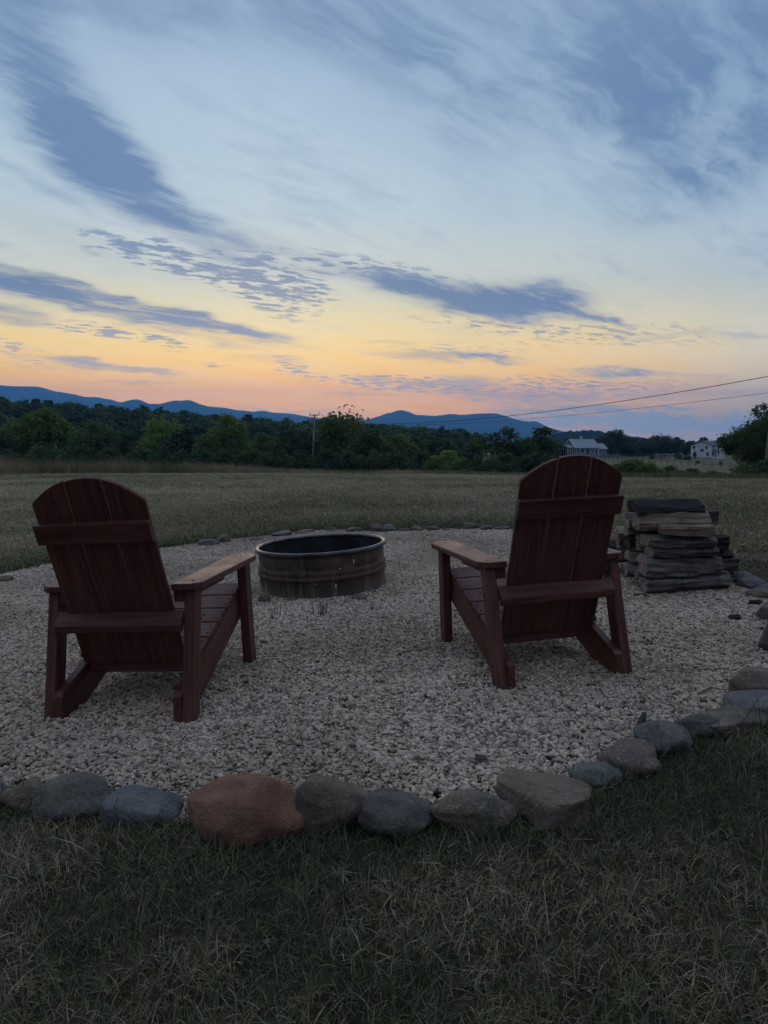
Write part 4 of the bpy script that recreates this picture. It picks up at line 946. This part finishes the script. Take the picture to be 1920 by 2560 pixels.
# ------------------------------------------------------------------ chairs
Wc, tl_, dl = .325, .046, .078
ZA, TA, YF, LR = .555, .028, .768, .122
YB, ZB, AB = .1815, .2174, .3496
def chair(x, y, rot, dz, rr, qq, label, seed):
    r = random.Random(seed); root = empty('adirondack_chair', PAD @ Matrix.Translation((x, y, dz)) @ Matrix.Rotation(rot, 4, 'Z') @ Matrix.Rotation(rr, 4, 'Y') @ Matrix.Rotation(-qq, 4, 'X')); tag(root, label, 'chair', 'red wooden chairs by the fire ring')
    m = M_STAIN; zt = ZA-TA
    scr = tube_me('screw', [(0,0,0),(0,0,.0022)], .0048, 8)
    def screw(part, pw, nrm):
        """pw: point in chair coordinates, nrm: direction the head faces"""
        z = Vector(nrm).normalized(); a = z.orthogonal().normalized(); b = z.cross(a); M = Matrix((a,b,z)).transposed().to_4x4(); M.translation = Vector(pw)
        link('screw', scr, M_SCREW, part, part.matrix_basis.inverted() @ M)
    for s in (-1, 1):
        xi, xo = s*(Wc-tl_), s*Wc; xa, xb = min(xi,xo), max(xi,xo)
        lg = hexa('leg', [(xa,0,0),(xb,0,0),(xb,dl,0),(xa,dl,0),(xa,LR,zt),(xb,LR,zt),(xb,LR+dl,zt),(xa,LR+dl,zt)], (0,0,0), (0,LR,zt), (1,0,0), m, root, .005)
        for (yy, zz) in ((.070,.10),(.10,.13),(.105,.395),(.135,.40)): screw(lg, (xo, yy+LR*zz/zt-.03, zz), (s,0,0))
        fl = hexa('leg', [(xa,YF,0),(xb,YF,0),(xb,YF+dl,0),(xa,YF+dl,0),(xa,YF,zt),(xb,YF,zt),(xb,YF+dl,zt),(xa,YF+dl,zt)], (0,YF,0), (0,YF,zt), (1,0,0), m, root, .005)
        for (yy, zz) in ((YF+.025,.31),(YF+.055,.36)): screw(fl, (xo, yy, zz), (s,0,0))
        # seat rail: slopes from the front leg down to the ground behind
        x2, x1 = s*(Wc-tl_-.001), s*(Wc-tl_-.038); xa2, xb2 = min(x1,x2), max(x1,x2)
        prism('seat_rail', [(.135,.0),(.845,.268),(.845,.392),(.80,.386),(.034,.122),(.014,.106),(.006,.0)], xa2, xb2, 'x', m, root, .004, grain=(0,.94,.34))
        # arm rest with clipped corners
        ao, ai = s*(Wc+.030), s*(Wc-.092)
        out = [(ai,.098),(ao-s*.036,.098),(ao,.134),(ao+s*.012,.82),(ao-s*.022,.885),(ai+s*.012,.892),(ai-s*.012,.87),(ai-s*.012,.45)]
        ar = prism('arm_rest', out if s > 0 else out[::-1], zt+.0005, ZA, 'z', m, root, .005, grain=(0,1,0))
        for (xx, yy) in ((s*(Wc-.02),.16),(s*(Wc-.03),.80),(s*(Wc-.01),.83)): screw(ar, (xx, yy, ZA), (0,0,1))
        x3, x4 = s*(Wc-tl_-.002), s*(Wc-tl_-.046); abox('arm_support', (min(x3,x4),.118,zt-.052), (max(x3,x4),.60,zt), m, root, .003, 1)
    ca, sa = math.cos(AB), math.sin(AB); WB, SH, AP = .233, .745, .846
    def BK(xx, q, dep): return (xx, YB - q*sa + dep*ca, ZB + q*ca + dep*sa)
    ga = [-WB, -.0775, .0775, WB]; tb = .021
    for i in range(3):
        x0, x1 = ga[i]+(.004 if i else 0), ga[i+1]-(.004 if i < 2 else 0)
        pts = [(x0,-.02),(x1,-.02)] + [(x1+(x0-x1)*k/9, AP-(AP-SH)*abs((x1+(x0-x1)*k/9)/WB)**2.1 - (.004 if i == 1 and seed == 1 else 0)*(k/9)) for k in range(10)]
        M = frame(BK(0,0,0), BK(0,1,0), (1,0,0)); M.translation = Vector(BK((x0+x1)/2, .4, tb/2)); I = M.inverted()
        bm = bmesh.new(); dj = r.uniform(-.0012,.0012)
        A = [bm.verts.new(I @ Vector(BK(u,v,dj))) for u,v in pts]; B = [bm.verts.new(I @ Vector(BK(u,v,tb+dj))) for u,v in pts]; n = len(A)
        bm.faces.new(A); bm.faces.new(B[::-1])
        for k in range(n): bm.faces.new((A[k],A[(k+1)%n],B[(k+1)%n],B[k]))
        bmesh.ops.recalc_face_normals(bm, faces=bm.faces)
        bmesh.ops.bevel(bm, geom=[e for e in bm.edges if e.calc_face_angle(0) > .6], offset=.003, segments=2, affect='EDGES')
        link('back_board', bm_mesh('back_board', bm), m, root, M)
    def brd(nm, xw, q0, q1, d0, d1):
        c8 = [BK(-xw,q0,d0),BK(xw,q0,d0),BK(xw,q0,d1),BK(-xw,q0,d1),BK(-xw,q1,d0),BK(xw,q1,d0),BK(xw,q1,d1),BK(-xw,q1,d1)]
        return hexa(nm, c8, BK(-xw,(q0+q1)/2,(d0+d1)/2), BK(xw,(q0+q1)/2,(d0+d1)/2), Vector(BK(0,1,0))-Vector(BK(0,0,0)), m, root, .004)
    brd('back_rail', .242, .577, .664, -.030, -.0015)
    # tilted board carrying the back between the rear legs
    xw = Wc-tl_-.001; prof = [(.050,.392),(.100,.444),(.124,.420),(.074,.360)]
    prism('back_support', [(.056,.394),(.106,.446),(.112,.410),(.078,.358),(.060,.366)], -xw, xw, 'x', m, root, .004, grain=(1,0,0))
    abox('lower_rail', (-(Wc-tl_-.040), .2388, .138), (Wc-tl_-.040, .2748, .222), m, root, .004, 0)
    # seat slats
    y0, z0, y1, z1 = .235, .2035, .835, .3935; L = math.hypot(y1-y0, z1-z0); ey, ez = (y1-y0)/L, (z1-z0)/L; nx = 5; wS = L/nx
    for i in range(nx):
        a, b = i*wS+.004, (i+1)*wS-.004; t0, t1 = .001, .022
        P = lambda xx, u, h: (xx, y0+ey*u-ez*h, z0+ez*u+ey*h)
        c8 = [P(-xw,a,t0),P(xw,a,t0),P(xw,b,t0),P(-xw,b,t0),P(-xw,a,t1),P(xw,a,t1),P(xw,b,t1),P(-xw,b,t1)]
        sl = hexa('seat_slat', c8, P(-xw,(a+b)/2,.01), P(xw,(a+b)/2,.01), (0,ey,ez), m, root, .004)
        for sx in (-1, 1):
            for u in (a+.03, b-.03): screw(sl, P(sx*(xw-.02), u, t1), (0,-ez,ey))
    return root
chair(-1.1302, 2.8153, -.1319, 0, -.0072, .0013, 'red-brown wooden lounge chair seen from behind, standing away from the woodpile', 1)
chair(.782, 3.0599, .2195, -.0042, .0072, .0068, 'red-brown wooden lounge chair seen from behind, standing beside the woodpile', 2)

# ------------------------------------------------------------------ woodpile
def log_mat(name, base, alt, streak, top=None):
    def f(T, b):
        v = objc(T); r = orand(T); v = T.vmath('ADD', v, T.comb(T.math('MULTIPLY', r, 7.0), r, T.math('MULTIPLY', r, 3.0)))
        g = T.noise(T.mapping(v, scale=(2.2, 26, 26)), 1.4, 7, .68, .9); w = T.noise(v, 9, 5, .6)
        c = T.mix(T.smooth(g, .36, .64), (*base,1), (*alt,1)); c = T.mix(T.math('MULTIPLY', T.smooth(g, .60, .72), .8), c, (*streak,1))
        c = T.mix(T.math('MULTIPLY', T.smooth(w, .55, .68), .6), c, tuple(q*.35 for q in base)+(1,))
        T.put(b.inputs['Base Color'], c); bump(T, b, T.math('ADD', g, T.math('MULTIPLY', w, .4)), 1.0, .014)
    return material(name, f, .9, .25)
LOGM = {'char': log_mat('charred_wood', (.018,.017,.018), (.035,.033,.034), (.075,.07,.07)), 'brown': log_mat('split_brown_wood', (.12,.084,.060), (.27,.20,.15), (.42,.34,.27)),
        'grey': log_mat('weathered_grey_wood', (.065,.058,.052), (.20,.185,.17), (.42,.40,.38)), 'bark': log_mat('rough_bark_wood', (.055,.045,.037), (.13,.108,.09), (.23,.20,.175)),
        'red': log_mat('reddish_split_wood', (.13,.062,.045), (.22,.12,.09), (.28,.17,.13)), 'pale': log_mat('pale_split_end_wood', (.17,.135,.105), (.27,.22,.175), (.34,.30,.25))}
def log_me(seed, L, w, h, shape):
    r = random.Random(seed); off = Vector((r.random()*80, r.random()*80, r.random()*80))
    prof = {'wedge': [(-.5,-.46),(.5,-.5),(.48,.05),(.22,.5),(-.02,.42),(-.46,-.12)], 'quarter': [(-.5,-.48),(.42,-.5),(.5,-.12),(.34,.30),(.02,.5),(-.46,.46)], 'round': [(.5*math.cos(k*.785+.3),.5*math.sin(k*.785+.3)) for k in range(8)],
            'slab': [(-.42,-.5),(.5,-.46),(.5,.30),(.25,.5),(-.22,.46),(-.5,.12)], 'half': [(-.36,-.5),(.5,-.5),(.5,.05),(.3,.45),(-.05,.5),(-.46,.02)]}[shape]
    P = []; n = len(prof)
    for i in range(n):
        for k in range(4):
            a, b = prof[i], prof[(i+1)%n]; P.append((a[0]+(b[0]-a[0])*k/4, a[1]+(b[1]-a[1])*k/4))
    S = 26; V = []; Fc = []; m = len(P)
    for s in range(S+1):
        f = s/S; xx = (f-.5)*L; tp = 1 + .15*math.sin(2.6*f+seed) - (.06 if s in (0,S) else 0); bend = .07*math.sin(2.4*f+seed*.7)
        for u, v in P:
            q = Vector((xx*5, u*2.2, v*2.2))+off; d = 1 + .22*mnoise.fractal(q, 1.0, 2.1, 3) + .12*mnoise.noise(Vector((xx*5, u*11, v*11))+off)
            ex = .018*mnoise.noise(Vector((u*4, v*4, s*.0))+off)*(1 if s in (0,S) else 0)
            V.append((xx + ex, u*w*tp*d + bend*w, v*h*tp*d + bend*h))
    for s in range(S):
        for k in range(m): Fc.append((s*m+k, s*m+(k+1)%m, (s+1)*m+(k+1)%m, (s+1)*m+k))
    for e, s in ((0,0),(1,S)):
        c = len(V); V.append((( -.5 if e == 0 else .5)*L + (.004 if e else -.004), 0, 0))
        for k in range(m): Fc.append((c, s*m+(k+1)%m, s*m+k) if e == 0 else (c, s*m+k, s*m+(k+1)%m))
    me = mesh_py('firewood_log', V, Fc); me.polygons.foreach_set('material_index', [0]*(S*m)+[1]*(2*m)); bm = bmesh.new(); bm.from_mesh(me); bmesh.ops.recalc_face_normals(bm, faces=bm.faces); bm.to_mesh(me); bm.free()
    return me
WOODG = 'split logs of the woodpile'
def flog(x0, y0, x1, y1, Y, mat, shape, label, yaw=0.0, tilt=0.0, deep=None, seed=0, L=None):
    """a log whose front fills that box of the frame at Y metres on the pad"""
    k = math.hypot(Y, .6)/FPX; zc = (y0+y1)/2
    # height of the box centre above the pad at distance Y
    d = sky_dir((x0+x1)/2, zc); p = Vector((d.x/d.y*Y, Y, CAMH + d.z/d.y*Y)); q = PAD.inverted() @ p
    Lx = L or (x1-x0)*k; h = (y1-y0)*k*.88; w = deep or h*1.25
    o = link('firewood_log', log_me(seed, Lx, w, h, shape), LOGM[mat]); o.data.materials.append(LOGM['char' if mat == 'char' else 'pale']); o.matrix_world = PAD @ Matrix.Translation((q.x, q.y+w*.5, q.z)) @ Matrix.Rotation(yaw, 4, 'Z') @ Matrix.Rotation(tilt, 4, 'Y')
    return tag(o, label, 'log', WOODG)
Y0 = 4.66
for i, a in enumerate([
    (1592,1248,1766,1290,Y0+.10,'char','wedge','charred black split log lying on top of the woodpile',.05,.03,.20),
    (1604,1282,1780,1338,Y0+.06,'brown','half','thick light brown split log just below the charred top log',.02,.0,.18),
    (1658,1312,1790,1340,Y0+.0,'brown','slab','short plain brown split piece tucked before the thick light brown log',.0,.02,.07),
    (1624,1338,1794,1368,Y0+.05,'grey','slab','thin bluish grey weathered log under the short brown piece',0,.03,.17),
    (1634,1364,1803,1394,Y0+.03,'bark','half','narrow brown bark log in the middle of the woodpile front',0,.04,.17),
    (1616,1388,1815,1444,Y0+.02,'grey','slab','pale weathered log slanting down across the lower woodpile front',0,.07,.18),
    (1618,1434,1835,1490,Y0,'grey','round','thick round grey log lying at the bottom front of the woodpile',0,.0,.19)]):
    flog(*a, seed=10+i)
for i, a in enumerate([
    (1640,1274,1800,1318,Y0+.30,'bark','quarter','bark log behind the thick light brown log',.02,0,.2),
    (1660,1340,1825,1378,Y0+.27,'char','quarter','black log end sticking out beside the bluish grey log',0,.0,.2),
    (1668,1378,1840,1406,Y0+.26,'char','half','dark log end sticking out beside the narrow bark log',0,.02,.2),
    (1670,1402,1851,1438,Y0+.25,'bark','quarter','brown split log end jutting out furthest above the bottom log',0,0,.2),
    (1660,1436,1848,1478,Y0+.24,'bark','round','dark round log behind the thick bottom log',0,0,.2),
    (1578,1284,1700,1322,Y0+.32,'bark','wedge','bark log whose split end shows under the charred top log',-.1,0,.18),
    (1574,1320,1690,1346,Y0+.34,'brown','round','small round brown log end in the rear stack',-.1,0,.14),
    (1580,1346,1700,1376,Y0+.30,'char','quarter','charred log end in the rear stack',-.08,0,.16),
    (1602,1338,1700,1386,Y0+.22,'pale','wedge','pale split log end beside the bluish grey log',-.1,0,.12),
    (1580,1376,1700,1408,Y0+.28,'pale','quarter','pale end of a split log above the squared log',-.12,0,.18),
    (1577,1406,1690,1446,Y0+.26,'grey','slab','squared grey log with a light flat top at the woodpile corner',-.3,0,.16),
    (1597,1424,1690,1454,Y0+.17,'brown','slab','brown log end under the squared grey log',-.2,0,.10),
    (1606,1434,1690,1466,Y0+.12,'bark','half','small bark log end tucked beside the thick bottom log',-.15,0,.08),
    (1553,1318,1680,1350,Y0+.62,'pale','slab','log with a pale flat top in the low rear stack',-.1,0,.18),
    (1556,1348,1680,1380,Y0+.60,'bark','quarter','bark log under the pale flat-topped log of the rear stack',-.1,0,.18),
    (1490,1339,1600,1366,Y0+.95,'red','slab','log with a reddish split top lying low behind the chair arm',.08,0,.22),
    (1486,1358,1590,1384,Y0+.86,'char','half','dark log lying under the reddish split log',.05,0,.2),
    (1530,1380,1640,1406,Y0+.62,'bark','round','dark bark log at the foot of the low rear stack',.0,0,.22),
    (1500,1382,1590,1408,Y0+.80,'bark','half','low bark log on the gravel behind the chair arm',.05,0,.2)]):
    flog(*a, seed=40+i)

# ------------------------------------------------------------------ small things on the gravel
def clump(px, py, n, h, seed, label):
    X, Y = unproj(px, py); me = blade_mesh(seed, n, .012, h, .005, .22, 4, .25)
    o = link('grass_sprout', me); me.materials.append(M_SPROUT); o.matrix_world = PAD @ Matrix.Translation((X,Y,.004)); tag(o, label, 'grass', 'grass sprouts in the gravel by the fire ring')
M_SPROUT = material('green_sprout', m_plain((.06,.085,.035), .7), .7)
clump(800,1540,16,.125,901,'thickest tuft of grass sprouting in the gravel before the fire ring')
clump(696,1545,9,.115,902,'thin tuft of grass in the gravel near the chair front leg'); clump(682,1552,5,.10,903,'few grass blades beside the thin tuft near the chair leg')
clump(932,1530,5,.11,904,'single slim grass sprout at the open side of the fire ring'); clump(815,1535,8,.12,905,'upright grass blades beside the thickest tuft')
X, Y = unproj(1596, 1846)
o = link('plastic_edging', mesh_py('plastic_edging', [(-.006,-.03,-.03),(.006,-.03,-.03),(.010,.045,-.03),(-.002,.045,-.03),(-.004,-.03,.062),(.010,-.03,.062),(.022,.045,.084),(.008,.045,.084)], BOXF), material('black_plastic', m_plain((.012,.012,.013), .45), .45)); o.matrix_world = PAD @ Matrix.Translation((X,Y,0)) @ Matrix.Rotation(-.5, 4, 'Z')
tag(o, 'short black plastic edging strip poking up beside the granite stone', 'edging')
def chip(px, py, l, w, h, mat, label, seed):
    X, Y = unproj(px, py); o = link('wood_chip', log_me(seed, l, w, h, 'half'), LOGM[mat]); o.matrix_world = PAD @ Matrix.Translation((X,Y,.022)) @ Matrix.Rotation(seed*.7, 4, 'Z'); tag(o, label, 'wood chip')
chip(1602,1494,.075,.03,.016,'bark','flat bark chip on the gravel in front of the woodpile',9); chip(1836,1552,.06,.035,.02,'char','black charcoal chip lying on the gravel near the woodpile',18); chip(1890,1515,.07,.04,.025,'char','black charcoal lump beside the brown upright stone',27); chip(1203,1908,.030,.022,.012,'bark','dark bark chip on the gravel near the large flat-topped boulder',31)

# ------------------------------------------------------------------ evening haze
def haze():
    me = mesh_py('haze', [(-10400,-10400,-60),(10400,-10400,-60),(10400,10400,-60),(-10400,10400,-60),(-10400,-10400,740),(10400,-10400,740),(10400,10400,740),(-10400,10400,740)], BOXF)
    m = bpy.data.materials.new('evening_haze'); m.use_nodes = True; T = NT(m.node_tree); T.n.clear()
    v = T.node('ShaderNodeVolumePrincipled'); v.inputs['Color'].default_value = (.10,.37,1,1); v.inputs['Density'].default_value = .00014; v.inputs['Anisotropy'].default_value = .55
    o = T.node('ShaderNodeOutputMaterial'); T.put(o.inputs['Volume'], v.outputs[0])
    tag(link('haze', me, m), 'thin blue evening haze filling the valley up to the mountains', 'haze', kind='stuff')
haze()
